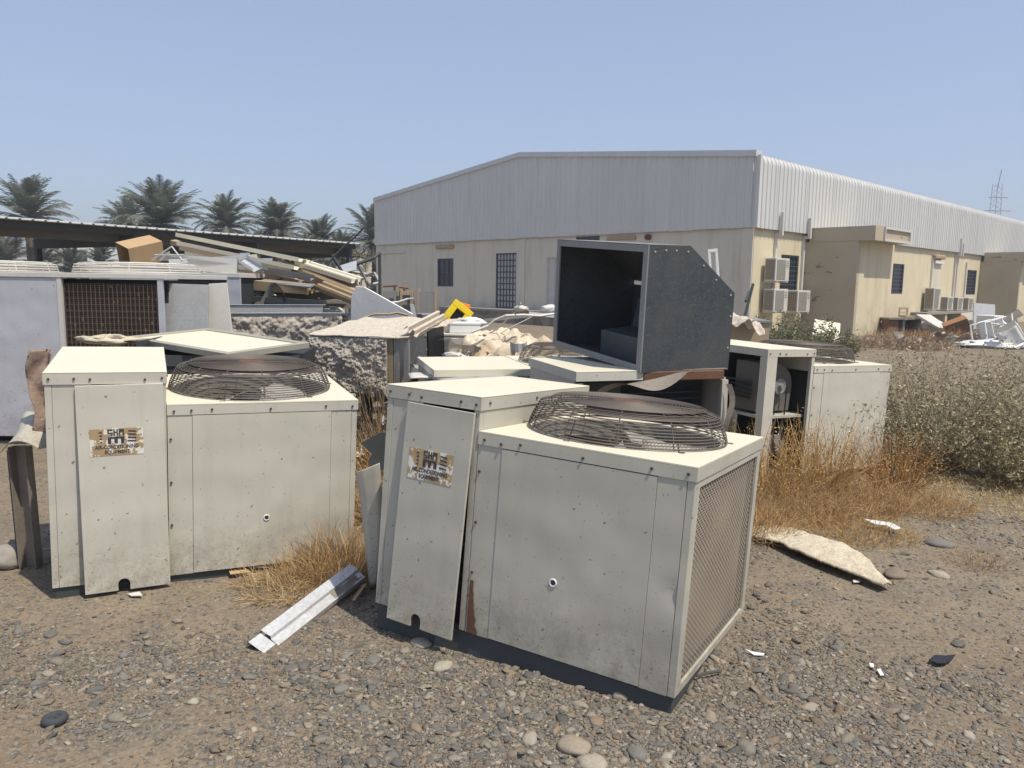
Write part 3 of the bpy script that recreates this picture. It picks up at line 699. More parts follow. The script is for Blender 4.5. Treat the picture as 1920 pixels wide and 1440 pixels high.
def warped(x0, x1, z0, z1, y=0.0, th=.010, amp=.0016, seed=0, dent=None):
    # pressed sheet panel that is never quite flat; dent = (x, z, radius, depth)
    mb = MB(); nu, nv = max(3, int((x1-x0)/.035)), max(6, int((z1-z0)/.035))
    def fn(u, v):
        x, z = x0+(x1-x0)*u, z0+(z1-z0)*v; e = min(u, 1-u, v, 1-v); h = amp*mnoise.noise(Vector((x*3.1, z*2.3, seed)))*min(1, e*8)
        if dent: h -= dent[3]*math.exp(-((x-dent[0])**2*1.2+(z-dent[1]-(dent[0]-x)*.5)**2*3)/dent[2]**2)
        return (x, z, h-y)
    return mb.slab(fn, nu, nv, th, WP)
def ac_unit(label, dims, pose, open_tall=False, side='panel', panel_rot=(0, 0, 0), panel_dx=0.0, sticker=True, paint='cream', hole=(.5, .32), end_open=False, dent=None):
    Wt, Ws, D, Hs, Ht = dims; u = thing('packaged_air_conditioner', label, 'air conditioner', pose[:3], pose[3:], 'scrapped packaged air conditioners')
    m = M[paint]; W = Wt+Ws; p_seed = pose[0]*7
    def add(name, mb, mat=m, bev=.0015, parent=u, **k): return mb.build(name, mat, parent, bevel=bev, **k)
    # base rails
    for b in ((.012, W-.012, .012, .06), (.012, W-.012, D-.06, D-.012)): add('base_rail', MB().box(b[0], b[1], b[2], b[3], -.13, -.006), M['rail'])
    for x in (.012, W-.062): add('base_rail', MB().box(x, x+.05, .062, D-.062, -.128, -.008), M['rail'])
    add('skid', MB().box(-.01, W+.01, -.012, .03, -.155, -.131), M['concrete'])
    add('base_pan', MB().box(.015, W-.015, .015, D-.015, -.005, .01), M['rail'])
    # ---- condenser section
    x0, x1 = Wt, W; fl, cx, cy = .058, Wt+Ws*.475, D*.5; fr_ = min(.435, D/2-.035, Ws/2-.03)
    zt = Hs-fl
    a, b = x0+.125, x1-.15
    warped(x0+.003, a-.002, .0, zt-.001, seed=p_seed).build('filler_panel', m, u, 'sharp'); warped(b+.002, x1-.034, .0, zt-.001, seed=p_seed+3, dent=dent).build('filler_panel', m, u, 'sharp')
    dp = warped(a, b, .004, zt-.004, -.003, .012, .0022, p_seed+7).build('door_panel', m, u, 'sharp'); hx = a+(b-a)*hole[0]
    mb = MB(); mb.ring(.0145, 0, .004, 16, 5, M=Matrix.Translation((hx, -.004, Hs*hole[1])) @ Matrix.Rotation(R(90), 4, 'X')); mb.build('grommet', M['white'], dp)
    MB().cyl((hx, -.0036, Hs*hole[1]), (hx, -.0062, Hs*hole[1]), .012, 14).build('hole', M['dark'], dp)
    add('corner_post', MB().box(x1-.032, x1-.001, .0015, .033, .0, zt-.001))
    add('corner_post', MB().box(x1-.032, x1-.001, D-.033, D-.0015, .0, zt-.001))
    add('back_panel', MB().box(x0+.003, x1-.034, D-.013, D-.002, 0, zt-.001))
    # top with fan opening
    mb = MB(); plate_hole(mb, x0+.001, x1+.004, -.004, D+.004, Hs-.006, Hs, cx, cy, fr_); mb.build('top_cover', M['creamtop'], u)
    mb = MB(); mb.box(x0+.001, x1+.004, -.004, -.001, zt, Hs-.007); mb.box(x0+.001, x1+.004, D+.001, D+.004, zt, Hs-.007); mb.box(x1+.001, x1+.004, -.0009, D+.0009, zt, Hs-.007); mb.build('top_flange', m, u)
    # fan well
    mb = MB(); n = 40
    vs = [(cx+fr_*math.cos(2*math.pi*i/n), cy+fr_*math.sin(2*math.pi*i/n), z) for z in (Hs-.007, Hs-.16) for i in range(n)]
    mb.add(vs, [((i+1) % n, i, n+i, n+(i+1) % n) for i in range(n)]); mb.build('fan_shroud', M['shroud'], u, True)
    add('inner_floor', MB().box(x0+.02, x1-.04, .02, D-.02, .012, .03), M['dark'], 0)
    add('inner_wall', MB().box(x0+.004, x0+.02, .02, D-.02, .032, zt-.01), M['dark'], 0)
    hb = link('fan_hub', FHUB, u, (cx, cy, Hs-.02))
    a0 = random.uniform(0, 6)
    for k in range(4): link('fan_blade', BLADE, u, (cx, cy, Hs-.03), (0, 0, a0+k*math.pi/2))
    sc_ = fr_/.43
    gr = link('fan_grille', GR, u, (cx, cy, Hs+.001), (R(random.uniform(-.6, .6)), R(random.uniform(-.6, .6)), random.uniform(0, .5))); gr.scale = (sc_, sc_, 1)
    gp_ = link('grille_plate', HUBP, gr)
    # right end
    if side == 'mesh':
        fz = zt-.001
        for nm, q in (('side_frame', (.034, .065, 0, fz)), ('side_frame', (D-.065, D-.034, 0, fz)), ('side_frame', (.066, D-.066, 0, .035)), ('side_frame', (.066, D-.066, fz-.03, fz))):
            add(nm, MB().box(x1-.014, x1, q[0], q[1], q[2], q[3]))
        link('expanded_mesh', expanded(D-.13, fz-.068), u, (x1-.008, .065, .036))
        add('coil', MB().box(x1-.10, x1-.045, .04, D-.04, .012, zt-.01), M['coil'], 0)
    else:
        add('side_panel', MB().box(x1-.013, x1-.001, .034, D-.034, 0, zt-.001))
    # ---- blower section
    fl = .062; zt2 = Ht-fl
    mb = MB(); mb.box(-.004, Wt+.004, -.004, D+.004, Ht-.005, Ht); mb.build('top_cover', M['creamtop'], u, bevel=.002)
    mb = MB(); mb.box(-.004, Wt+.004, -.004, -.001, zt2, Ht-.006); mb.box(-.004, Wt+.004, D+.001, D+.004, zt2, Ht-.006); mb.box(-.004, -.001, -.0009, D+.0009, zt2, Ht-.006); mb.box(Wt+.001, Wt+.004, -.0009, D+.0009, zt2, Ht-.006); mb.build('top_flange', m, u)
    add('step_panel', MB().box(Wt-.012, Wt-.001, .034, D-.034, Hs-.05, zt2-.001))
    add('back_panel', MB().box(.034, Wt-.034, D-.013, D-.002, 0, zt2-.001))
    for x in (0.001, Wt-.032):
        for y in (.001, D-.032): add('corner_post', MB().box(x, x+.031, y, y+.031, 0, zt2-.001), m)
    pl = None
    if not open_tall:
        add('filler_panel', MB().box(.033, .205, .002, .013, 0, zt2-.001))
        add('light_block_core', MB().box(.03, Wt-.034, .05, D-.02, .012, zt2-.01), M['dark'], 0)  # dark core box added to block light inside the closed cabinet
        pw = Wt-.135-.012; hh = zt2-.006
        pl = arch_panel(pw, hh+.03, (pw*.45, .028, .035)).build('loose_panel', m, u, bevel=.0015)
        # hinges about its top edge
        pl.location = (.128+panel_dx, -.016, -.03); piv = Vector((0, 0, hh+.03))
        E_ = Euler(panel_rot); pl.rotation_euler = E_; pl.location = Vector(pl.location)+piv-E_.to_matrix() @ piv
        if not end_open: add('side_panel', MB().box(.001, .012, .034, D-.034, 0, zt2-.001))
        if sticker:
            sx, sz, sw, sh = pw*.44, hh*.685, .245, .14
            st = MB().box(sx-sw/2, sx+sw/2, -.0016, -.0003, sz, sz+sh).build('sticker', M['sticker'], pl)
            for body, size, z, wsc in (('AIR-CONDITIONING', .0265, sz+.036, .80), ('EQUIPMENT', .0255, sz+.010, .82)):
                link('lettering', textmesh(body, size, 'lettering', wsc), pl, (sx, -.0022, z))
            lg = MB(); cx_, z0_ = sx-.003, sz+.063; lw = .075
            def LB(a_, b_, c_, d_): lg.box(cx_-lw/2+lw*a_, cx_-lw/2+lw*b_, -.0030, -.0018, z0_+.072*c_, z0_+.072*d_)
            for q in ((0, .30, .92, 1), (0, .08, .76, .91), (0, .30, .70, .755), (.22, .30, .60, .695), (0, .30, .54, .595), (.36, .44, .54, 1), (.45, .62, .76, .84), (.55, .63, .845, 1), (.55, .63, .54, .755), (.69, .77, .54, 1), (.92, 1, .54, 1), (.775, .915, .82, 1),
                      (0, 1, .34, .47), (0, .20, 0, .335), (.40, .60, 0, .335), (.80, 1, 0, .335)): LB(*q)
            lg.build('logo', M['ink'], pl)
            for sg in (-1, 1):
                for q in range(4): gl = MB(); gl.prism([(sx+sg*(.064+.002*q)-.014, sz+.070+q*.017), (sx+sg*(.078)+.014, sz+.066+q*.017), (sx+sg*.078+.010, sz+.074+q*.017), (sx+sg*.060-.008, sz+.077+q*.017)], 'y', -.0028, -.0018); gl.build('emblem_leaf', M['ink'], pl)
    # screws on the flanges
    for x in (Wt+.035, Wt+.12, Wt+Ws*.22, Wt+Ws*.52, Wt+Ws*.82, W-.03): link('screw', SCREW, u, (x, -.004, Hs-.03-random.uniform(0, .012)))
    for x in (.02, .13, .2, Wt-.10, Wt-.02): link('screw', SCREW, u, (x, -.004, Ht-.032-random.uniform(0, .01)))
    for z in (.25, .5, .75): link('screw', SCREW, u, (Wt+.018, -.0005, z*Hs+.05))
    for y in (.06, .45, .8): link('screw', SCREW, u, (Wt+.004, y*D, Ht-.032), (0, 0, R(90)))
    return u, pl
def footprint(dims, pose, pad=.0):
    Wt, Ws, D, Hs, Ht = dims; Mx = Euler(pose[3:]).to_matrix(); o = Vector(pose[:3])
    return [tuple((o+Mx @ Vector((x, y, 0)))[:2]) for x, y in ((-pad, -pad), (Wt+Ws+pad, -pad), (Wt+Ws+pad, D+pad), (-pad, D+pad))]
d1, p1 = (.549, 1.011, .974, .951, 1.127), (-2.3486, 3.7669, .0637, .051, .0256, .4396)
d2_, p2 = (.516, .971, 1.131, .908, 1.058), (-.6426, 3.5152, .1259, -.0641, .0335, -.524)
d3, p3 = (.546, .99, 1.119, .935, 1.076), (2.0249, 6.1482, .0884, .0134, .026, .4856)
u1, pl1 = ac_unit('front left cream air conditioner with speckled panels and torn sticker on its tall cabinet', d1, p1, panel_rot=(R(-2.4), R(-1.1), 0), panel_dx=.004, hole=(.52, .30))
u2, pl2 = ac_unit('nearest cream air conditioner with diamond mesh side and rusty fan grille', d2_, p2, side='mesh', panel_rot=(R(-2.0), R(.9), R(-.6)), panel_dx=.002, paint='cream2', hole=(.42, .36), end_open=True, dent=(.516+.971-.036, .40, .075, .011))
u3, _ = ac_unit('cream air conditioner behind dry weeds with open blower bay showing pulleys', d3, p3, open_tall=True, sticker=False, hole=(.55, .36))
UNITS += [footprint(d1, p1), footprint(d2_, p2), footprint(d3, p3)]
# rusted lower corner and bent edge strip of the nearest unit
mb = MB(); g_ = random.Random(5)
mb.grid(lambda a, b: (.527+a*(.018+.035*(1-b)**1.5+.012*mnoise.noise(Vector((b*9, 1, 0)))), -.0042, .002+b*.24), 4, 24).build('rust_patch', M['rust'], u2)
# blower, pulleys and belt inside the open bay
Wt, Ws, D, Hs, Ht = d3
MB().box(.034, Wt-.034, .05, D-.03, Ht*.46, Ht*.48).build('shelf', M['cream2'], u3)
MB().box(.0, .04, -.0, .04, .0, .001).build('foot_plate', M['cream2'], u3)
mb = MB(); n = 28
sp = [(.27+(.19+.05*i/n)*math.cos(2*math.pi*i/n), Ht*.70+(.19+.05*i/n)*math.sin(2*math.pi*i/n)) for i in range(n)]
sp = [(.06, Ht*.50), (.44, Ht*.50), (.46, Ht*.70)]+[(.22+.24*math.cos(R(a)), Ht*.70+.20*math.sin(R(a))) for a in range(15, 95, 15)]+[(.06, Ht*.70+.20)]; mb.prism(sp, 'y', .14, .40); mb.build('blower_housing', M['beam'], u3, bevel=.004); MB().box(-.001, .105, -.006, -.001, 0, Ht-.064).build('corner_cover', M['cream'], u3); MB().box(-.006, -.001, -.006, .07, 0, Ht-.064).build('corner_cover', M['cream'], u3); MB().box(.115, .12, .56, D-.04, Ht*.02, Ht-.09).build('end_shade_panel', M['dark'], u3)  # last box: dark panel added as shade inside the open end
mb = MB(); mb.ring(.060, 0, .010, 24, 6, M=Matrix.Translation((.27, .10, Ht*.70)) @ Matrix.Rotation(R(90), 4, 'X')); mb.cyl((.27, .095, Ht*.70), (.27, .105, Ht*.70), .056, 20)
mb.cyl((.27, .06, Ht*.70), (.27, .14, Ht*.70), .022, 10); mb.build('pulley', M['galvdull'], u3)
mb = MB(); mb.cyl((.27, .08, Ht*.24), (.27, .34, Ht*.24), .085, 20); mb.cyl((.27, .04, Ht*.24), (.27, .08, Ht*.24), .05, 16); mb.build('motor', M['galvdull'], u3)
mb = MB(); mb.tube([(.20, .09, Ht*.70), (.225, .07, Ht*.24)], .008, 4); mb.tube([(.345, .09, Ht*.70), (.318, .07, Ht*.24)], .008, 4); mb.build('belt', M['black'], u3)
mb = MB(); mb.prism([(.19, Ht*.16), (.21, Ht*.16), (.34, Ht*.455), (.32, Ht*.455)], 'y', .16, .18); mb.prism([(.35, Ht*.16), (.37, Ht*.16), (.44, Ht*.455), (.42, Ht*.455)], 'y', .16, .18); mb.build('motor_bracket', M['cream2'], u3)
MB().box(.034, Wt-.034, .55, .57, .02, Ht-.08).build('inner_partition', M['dark'], u3)
mb = MB(); mb.box(.004, .03, .42, .5, .02, Ht*.45); mb.build('inner_post', M['cream2'], u3)
for k in range(5): MB().box(.012, .10, .20, D*.8, Ht*.60+k*.035, Ht*.60+k*.035+.004).build('louvre', M['rail'], u3)
mb = MB(); mb.grid(lambda a, b: (.02+.10*a*math.sin(b*3), .30+.16*a, .10+b*.40+.03*math.sin(a*5)), 4, 6); mb.build('torn_sheet', M['cream2'], u3)

# ---- open cabinet under the hood
d6 = 1.085; H6 = 1.06; D6 = .92; p6 = (.40, 4.72, .06); rz6 = R(17.5)
c6 = thing('stripped_cabinet', 'open stripped air conditioner cabinet with louvres directly under the dark hood', 'air conditioner', p6, (0, 0, rz6))
MB().box(-.004, d6*.45, -.004, D6, H6-.006, H6).build('top_cover', M['creamtop'], c6, bevel=.002); MB().box(d6*.45+.002, d6+.004, .02, D6, H6-.008, H6-.002).build('top_cover', M['rustgrey'], c6)
mb = MB(); mb.box(-.004, d6*.45, -.004, -.001, H6-.062, H6-.007); mb.box(-.004, -.001, -.0009, D6, H6-.062, H6-.007); mb.build('top_flange', M['cream'], c6)
MB().box(d6*.42, d6-.04, -.012, .02, H6-.07, H6-.009).build('rusty_lip', M['rust'], c6, bevel=.006)
MB().box(0, .012, .034, D6-.03, 0, H6-.063).build('side_panel', M['cream2'], c6); MB().box(d6-.012, d6, .034, D6-.03, 0, H6-.063).build('side_panel', M['cream2'], c6); MB().box(.013, d6-.013, D6-.013, D6-.002, 0, H6-.063).build('back_panel', M['rail'], c6)
for x in (0, d6-.045): MB().box(x, x+.045, .0, .032, -.1, H6-.075).build('corner_post', M['rustgrey'] if x == 0 else M['cream2'], c6)
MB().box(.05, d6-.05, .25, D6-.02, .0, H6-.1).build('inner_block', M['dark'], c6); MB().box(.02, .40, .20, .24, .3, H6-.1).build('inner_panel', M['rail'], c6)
for k in range(8): MB().prism([(.19, H6-.18-k*.045), (.24, H6-.165-k*.045), (.24, H6-.16-k*.045), (.19, H6-.175-k*.045)], 'x', .42, .98).build('louvre', M['rail'], c6)
MB().box(.013, d6-.013, .013, D6-.02, -.08, -.002).build('base_pan', M['rail'], c6)
mb = MB(); mb.grid(lambda a, b: (d6-.03+.02*math.sin(b*6)+.03*a, -.02-.05*b*(1-b)*2-.02*a, H6-.10-.38*b), 3, 10); mb.build('bent_edge_strip', M['rustgrey'], c6)
# twisted strip hanging off the roof edge
mb = MB(); q0, q1 = at(1120, 738, 4.55), at(1300, 692, 4.80)
def tw_(a, b):
    p = q0.lerp(q1, a)+Vector((0, 0, .05*math.sin(a*6.0)*(1-a))); an = -.9+2.6*a; wd = .055*math.sin(math.pi*min(1, .12+a*.95))**.7+.004; return p+Vector((0, math.cos(an)*wd*(b-.5)*2, math.sin(an)*wd*(b-.5)*2-.03*math.sin(a*3.1)))
o_ = mb.grid(tw_, 16, 3).build('twisted_metal_strip', M['rustgrey'], None, True); tag(o_, 'twisted grey metal strip hanging from the roof of the cabinet under the hood', 'metal strip')
UNITS.append([(.35, 4.68), (1.45, 5.0), (1.2, 5.95), (.1, 5.65)])
# ---- the unit further back: low section with fan grille
d7, p7 = (.84, 1.0, 1.12, .92, 1.0), (-.30, 6.15, .05, .0, .0, R(10))
u7, _ = ac_unit('cream air conditioner half hidden behind the hood, only fan grille edge showing', d7, (-.62, 6.05, .05, 0, 0, R(14)), sticker=False)
# its blower section is gone in the photograph: keep it low by dropping the tall parts
for o in list(u7.children):
    if o.name.split('.')[0] in ('loose_panel', 'step_panel', 'light_block_core', 'corner_post') or o.name.split('.')[0] in ('top_cover', 'top_flange', 'back_panel', 'filler_panel', 'side_panel', 'screw'):
        z = [v.co.z for v in o.data.vertices]; x = [v.co.x for v in o.data.vertices]
        if (max(x)+o.location.x) < d7[0]+.02: bpy.data.objects.remove(o, do_unlink=True)
MB().box(0, d7[0], 0, d7[2], .92-.06, .915).build('top_cover', M['creamtop'], u7); MB().box(.01, d7[0]-.005, .01, d7[2]-.01, 0, .92-.062).build('cabinet', M['cream2'], u7)

# ---- large grey unit at the far left
P = gp(-20, 832); Y4 = P.y; xc = at(117, 700, Y4).x; xl = xc-2.4; xr = at(312, 700, Y4).x; H4 = 1.70
g4 = thing('coil_unit', 'large grey air conditioner with dark wire-guarded coil at the far left', 'air conditioner', (xl, Y4, 0))
o4 = xc-xl; wr = xr-xl
MB().box(0, o4-.002, 0, .02, .08, H4-.05).build('side_panel', M['greyp'], g4, bevel=.003); MB().box(o4, o4+.045, -.006, .03, .0, H4-.052).build('corner_post', M['whited'], g4); MB().box(wr-.05, wr, -.004, .03, 0, H4-.052).build('corner_post', M['greyp'], g4)
MB().box(o4+.047, wr-.052, .05, .12, .05, H4-.1).build('coil', M['coildark'], g4)
mb = MB(); 
for i in range(25): z = .10+(H4-.22)*i/24; mb.box(o4+.047, wr-.052, .020, .024, z-.002, z+.002)
for i in range(22): x = o4+.06+(wr-o4-.13)*i/21; mb.box(x-.0025, x+.0025, .014, .0185, .08, H4-.1)
mb.build('wire_guard', M['guard'], g4)
MB().box(-.01, wr+.04, -.012, 1.6, H4-.048, H4).build('top_cover', M['whited'], g4, bevel=.004); MB().box(0.01, wr-.01, .14, 1.55, .03, H4-.06).build('cabinet', M['dark'], g4); MB().box(.02, wr-.02, .02, 1.5, -.05, .028).build('base_pan', M['rail'], g4)
for k, (xx_, sc_) in enumerate(((o4-.55, 1.25), (o4+.62, 1.0))):
    for r_, z in ((.42, .02), (.415, .05), (.41, .08), (.40, .105), (.36, .125), (.30, .13), (.24, .132), (.18, .134), (.12, .135)):
        pass
mb = MB()
for r_, z in ((.62, .015), (.615, .04), (.61, .065), (.60, .09), (.56, .105), (.50, .11), (.42, .112), (.34, .114), (.26, .116), (.18, .118)): mb.ring(r_, z, .005, 44, 4)
for k in range(10): a = k*.628; mb.tube([(.62*math.cos(a), .62*math.sin(a), .015), (.60*math.cos(a), .60*math.sin(a), .09), (.5*math.cos(a), .5*math.sin(a), .11), (.15*math.cos(a), .15*math.sin(a), .118)], .005, 4)
gm = mb.mesh('fan_grille', M['whited'])
for x in (o4-1.15, o4+.42): link('fan_grille', gm, g4, (x, .78, H4+.001))
UNITS.append([(xl, Y4), (xl+wr, Y4), (xl+wr, Y4+1.6), (xl, Y4+1.6)])
# ---- grey cabinet behind it with a dark slot
Y5 = 10.0; a = at(205, 505, Y5); b = at(450, 512, Y5); w5 = b.x-a.x; h5 = b.z
g5 = thing('grey_cabinet', 'grey sheet metal cabinet with a dark slot under its pale top, behind coil unit', 'air conditioner', (a.x, Y5, 0))
MB().box(0, w5, -.01, 1.3, h5-.06, h5).build('top_cover', M['whited'], g5, bevel=.004); MB().box(w5*.0, w5*.52, 0, .02, .0, h5-.062).build('front_panel', M['greyp'], g5)
sl0 = at(335, 530, Y5).x-a.x; sl1 = at(425, 530, Y5).x-a.x
MB().box(w5*.52+.002, sl1, .0, .02, 0, h5-.21).build('front_panel', M['greyp'], g5); MB().box(sl1+.002, w5-.005, 0, .04, 0, h5-.062).build('front_panel', M['greyp'], g5); MB().box(.03, w5-.03, .06, 1.25, .0, h5-.07).build('cabinet', M['dark'], g5)
# leaning panels in front of it
def lean_panel(name, label, cat, pts, Ys, th, mat, extra=None):
    q = [at(x, y, Yk) for (x, y), Yk in zip(pts, Ys)]; nrm = (q[1]-q[0]).cross(q[3]-q[0]).normalized()
    if nrm.y < 0: nrm = -nrm
    o = sum(q, Vector())/4; mb = MB(); vs = [p-o for p in q]+[p-o+nrm*th for p in q]
    mb.add(vs, [(0,1,2,3), (7,6,5,4), (0,4,5,1), (1,5,6,2), (2,6,7,3), (3,7,4,0)])
    ob = mb.build(name, mat, None, bevel=min(.003, th*.3)); ob.location = o; return tag(ob, label, cat)
# ================================================================== THE HOOD
hr = thing('duct_hood', 'dark weathered galvanised duct hood with cut rear corner, open towards the left', 'duct hood')
BRc, BLc = Vector((.82, 4.83, 1.105)), Vector((.32, 5.90, 1.19)); ew = (BLc-BRc).normalized(); W_h = (BLc-BRc).length
el_ = Vector((.906, .42, .012)); el_ = (el_-ew*el_.dot(ew)).normalized(); eu = el_.cross(ew).normalized()
if eu.z < 0: eu = -eu
hr.matrix_world = Matrix(((el_.x, ew.x, eu.x, BRc.x), (el_.y, ew.y, eu.y, BRc.y), (el_.z, ew.z, eu.z, BRc.z), (0, 0, 0, 1)))
s = S('weathered_zinc'); co = s.co(); vo = s.n('TexVoronoi', Vector=s.map(co, (1, 1, 1.3)), Scale=75.0); h = s.n('SeparateColor', Color=vo.outputs[1]).outputs
cc = s.mix(h[0], (.052, .064, .073), (.076, .090, .100)); fl_ = s.math('MULTIPLY', s.math('LESS_THAN', h[1], .07), s.math('LESS_THAN', vo.outputs[0], .38)); cc = s.mix(s.math('MULTIPLY', fl_, .45), cc, (.20, .20, .185))
cc = s.mix(s.ramp(s.noise(co, 3.2, 6, .65), [(.40, .0), (.68, .75)]), cc, (.105, .104, .098)); M['zinc'] = s.out(cc, .62, .25, .4)
Lh, Hh, t = .695, .80, .004
prof = [(0, 0), (Lh, 0), (Lh, .50), (.305, Hh), (0, Hh)]
MB().prism(prof, 'y', 0, t).build('side_panel', M['zinc'], hr); MB().prism(prof, 'y', W_h-t, W_h).build('side_panel', M['zinc'], hr)
MB().box(0, Lh, t, W_h-t, 0, t).build('floor_panel', M['zinc'], hr); MB().box(-.012, .305, .001, W_h-.001, Hh+.001, Hh+.004).build('top_panel', M['galvdull'], hr); MB().box(Lh-t, Lh, t, W_h-t, t, .47).build('back_panel', M['zinc'], hr)
mb = MB(); mb.prism([(.305, Hh), (Lh, .50), (Lh+.002, .503), (.307, Hh+.004)], 'y', t, W_h-t); mb.build('sloping_panel', M['zinc'], hr)
for b in ((0, .012, .001, .05, 0.001, Hh-.001), (0, .012, W_h-.05, W_h-.001, .001, Hh-.001), (0, .012, .05, W_h-.05, .001, .045), (0, .012, .05, W_h-.05, Hh-.045, Hh-.001)): MB().box(-.012, -.001, b[2], b[3], b[4], b[5]).build('opening_flange', M['galvdull'], hr)
# baffle box inside
mb = MB(); mb.prism([(.14, .006), (Lh-.01, .006), (Lh-.01, .42), (.44, .40), (.40, .20), (.14, .18)], 'y', .02, W_h*.62); mb.build('inner_baffle', M['zinc'], hr)
MB().prism([(.41, .21), (.412, .215), (.455, .39), (.45, .39)], 'y', .06, W_h*.55).build('baffle_slot', M['black'], hr)
for k in range(9):
    q = [(.04, .77), (.12, .78), (.20, .78), (.29, .775), (.42, .69), (.53, .60), (.66, .50), (Lh-.02, .36), (Lh-.02, .15)][k]
    MB().cyl((q[0], -.004, q[1]-.01), (q[0], .0, q[1]-.01), .006, 6).build('rivet', M['galvlight'], hr)

def channel(label, p0, p1, wd, mat, kind='hat', upv=(0, 0, 1), name='long_sheet', cat='metal sheet', group='long metal sheets on the scrap pile'):
    Mx, L_ = frame_between(p0, p1, upv); mb = MB(); t = .006
    if kind == 'hat': pf = [(-wd/2-.004, .055), (-wd/2, 0), (-wd*.3, 0), (-wd*.22, .045), (-wd*.06, .045), (0, 0), (wd*.12, 0), (wd*.2, .045), (wd*.36, .045), (wd*.44, 0), (wd/2, 0)]
    elif kind == 'u': pf = [(-wd/2, wd*.5), (-wd/2+.001, 0), (wd/2-.001, 0), (wd/2, wd*.5)]
    elif kind == 'l': pf = [(-wd/2, wd*.8), (-wd/2+.002, 0), (wd/2, 0)]
    else: pf = None
    if pf:
        n = len(pf); vs = [(x, y, z+dz) for x in (0, L_) for dz in (0, -t) for y, z in pf]; fs = []
        for i in range(n-1): fs += [(i, i+1, 2*n+i+1, 2*n+i), (n+i+1, n+i, 3*n+i, 3*n+i+1), (i, n+i, n+i+1, i+1), (2*n+i+1, 3*n+i+1, 3*n+i, 2*n+i)]
        fs += [(0, 2*n, 3*n, n), (n-1, 2*n-1, 4*n-1, 3*n-1)]; mb.add(vs, fs)
    else: mb.box(0, L_, -wd/2, wd/2, 0, kind)
    o = mb.build(name, mat); o.matrix_world = Mx; return tag(o, label, cat, group)
# ================================================================== SCRAP
lean_panel('sheet_metal', 'dull galvanised panel with two punched holes leaning before the dark coil', 'metal panel', ((303, 531), (391, 534), (384, 830), (268, 835)), (8.0-.35, 7.65, 7.45, 7.45), .025, M['galv'])
lean_panel('sheet_metal', 'pale tapering sheet panel standing right of the punched galvanised panel', 'metal panel', ((391, 532), (425, 530), (455, 800), (384, 805)), (7.75, 7.75, 7.6, 7.6), .02, M['whited'])
# cream framed panel on a dark stripped cabinet
sc1 = thing('stripped_cabinet', 'dark stripped cabinet carrying the framed cream panel behind front left unit', 'cabinet', (-3.2, 6.25, 0), (0, 0, R(6)))
MB().box(0, 1.4, 0, 1.0, -.05, 1.02).build('cabinet', M['dark'], sc1); MB().box(-.01, 1.41, -.012, -.001, .94, 1.03).build('top_rail', M['rail'], sc1)
for x in (-.008, 1.365): MB().box(x, x+.045, -.018, .03, 0, .938).build('corner_post', M['rail'], sc1)
MB().box(.1, .12, .05, .95, 1.022, 1.14).build('prop', M['rail'], sc1)
q = [at(425, 663, 5.95), at(580, 642, 6.64), at(392, 611, 7.3), at(232, 631, 6.75)]; q[2] = q[1]+q[3]-q[0]
ex = (q[1]-q[0]); ey = (q[3]-q[0]); Mx = quadframe(q[0], ex, ey); lx, ly = ex.length, ey.dot(Vector((Mx[0][1], Mx[1][1], Mx[2][1])))
fp = thing('framed_panel', 'large cream panel with grey-beige frame lying tilted behind the front left unit', 'panel'); fp.matrix_world = Mx
MB().box(.064, lx-.064, .064, ly-.064, -.03, -.012).build('sheet', M['creamtop'], fp)
for b in ((0, lx, 0, .064), (0, lx, ly-.064, ly), (0, .064, .065, ly-.065), (lx-.064, lx, .065, ly-.065)): MB().box(b[0], b[1], b[2], b[3], -.05, 0).build('frame', M['frame'], fp, bevel=.003)
# scraps of pale insulation beside it
def wad(name, label, cat, c, sx, sy, sz, mat, amp=.35, fr=9, seed=0, nu=22, nv=14, rotz=0.0):
    mb = MB()
    def fn(u, v):
        a = u*2*math.pi; b = (v-.5)*math.pi; d = Vector((math.cos(a)*math.cos(b), math.sin(a)*math.cos(b), math.sin(b)))
        k = 1+amp*mnoise.noise(d*1.7+Vector((seed*3.1, seed, 0)))+amp*.5*mnoise.noise(d*fr*.6+Vector((seed, 0, 7))); return (d.x*sx*k, d.y*sy*k, d.z*sz*k)
    o = mb.grid(fn, nu, nv).build(name, mat, None, True); o.location = c; o.rotation_euler = (0, 0, rotz); return tag(o, label, cat)
c = at(205, 637, 6.6); wad('insulation_scrap', 'ragged strip of pale insulation left of the framed cream panel', 'insulation', c, .24, .10, .045, M['fibrel'], .6, 12, 2)
# insulated duct tray
def facing(o, ex, ey, depth, seed, amp):
    pass
trA, trB = at(318, 588, 7.85), at(640, 584, 8.6); ax = Vector((trB.x-trA.x, trB.y-trA.y, 0)); lt = ax.length; ax.normalize(); ay = Vector((-ax.y, ax.x, 0)); zt_ = trA.z
tr = thing('duct_tray', 'long open duct section lined with metal and wrapped in ragged fibreglass', 'duct', (trA.x, trA.y, 0), (0, 0, math.atan2(ax.y, ax.x)))
def rough_wall(L, z0, z1, amp, seed, th=.03, sc_=5.0, nu=48, nv=22):
    mb = MB()
    def fn(u, v):
        p = Vector((u*L, 0, z0+(z1-z0)*v)); n_ = .55+.5*mnoise.noise(p*sc_+Vector((seed, 0, 0)))+.45*mnoise.noise(p*sc_*2.3+Vector((0, seed, 0)))+.30*mnoise.noise(p*sc_*5+Vector((0, seed, 4)))+.22*mnoise.noise(p*sc_*11)
        rg = .02*mnoise.noise(Vector((u*22, seed, 0))) if v in (0, 1) else 0
        return (p.x, -th-amp*abs(n_)*(1 if 0 < u < 1 else .2), p.z+rg)
    mb.grid(fn, nu, nv); return mb
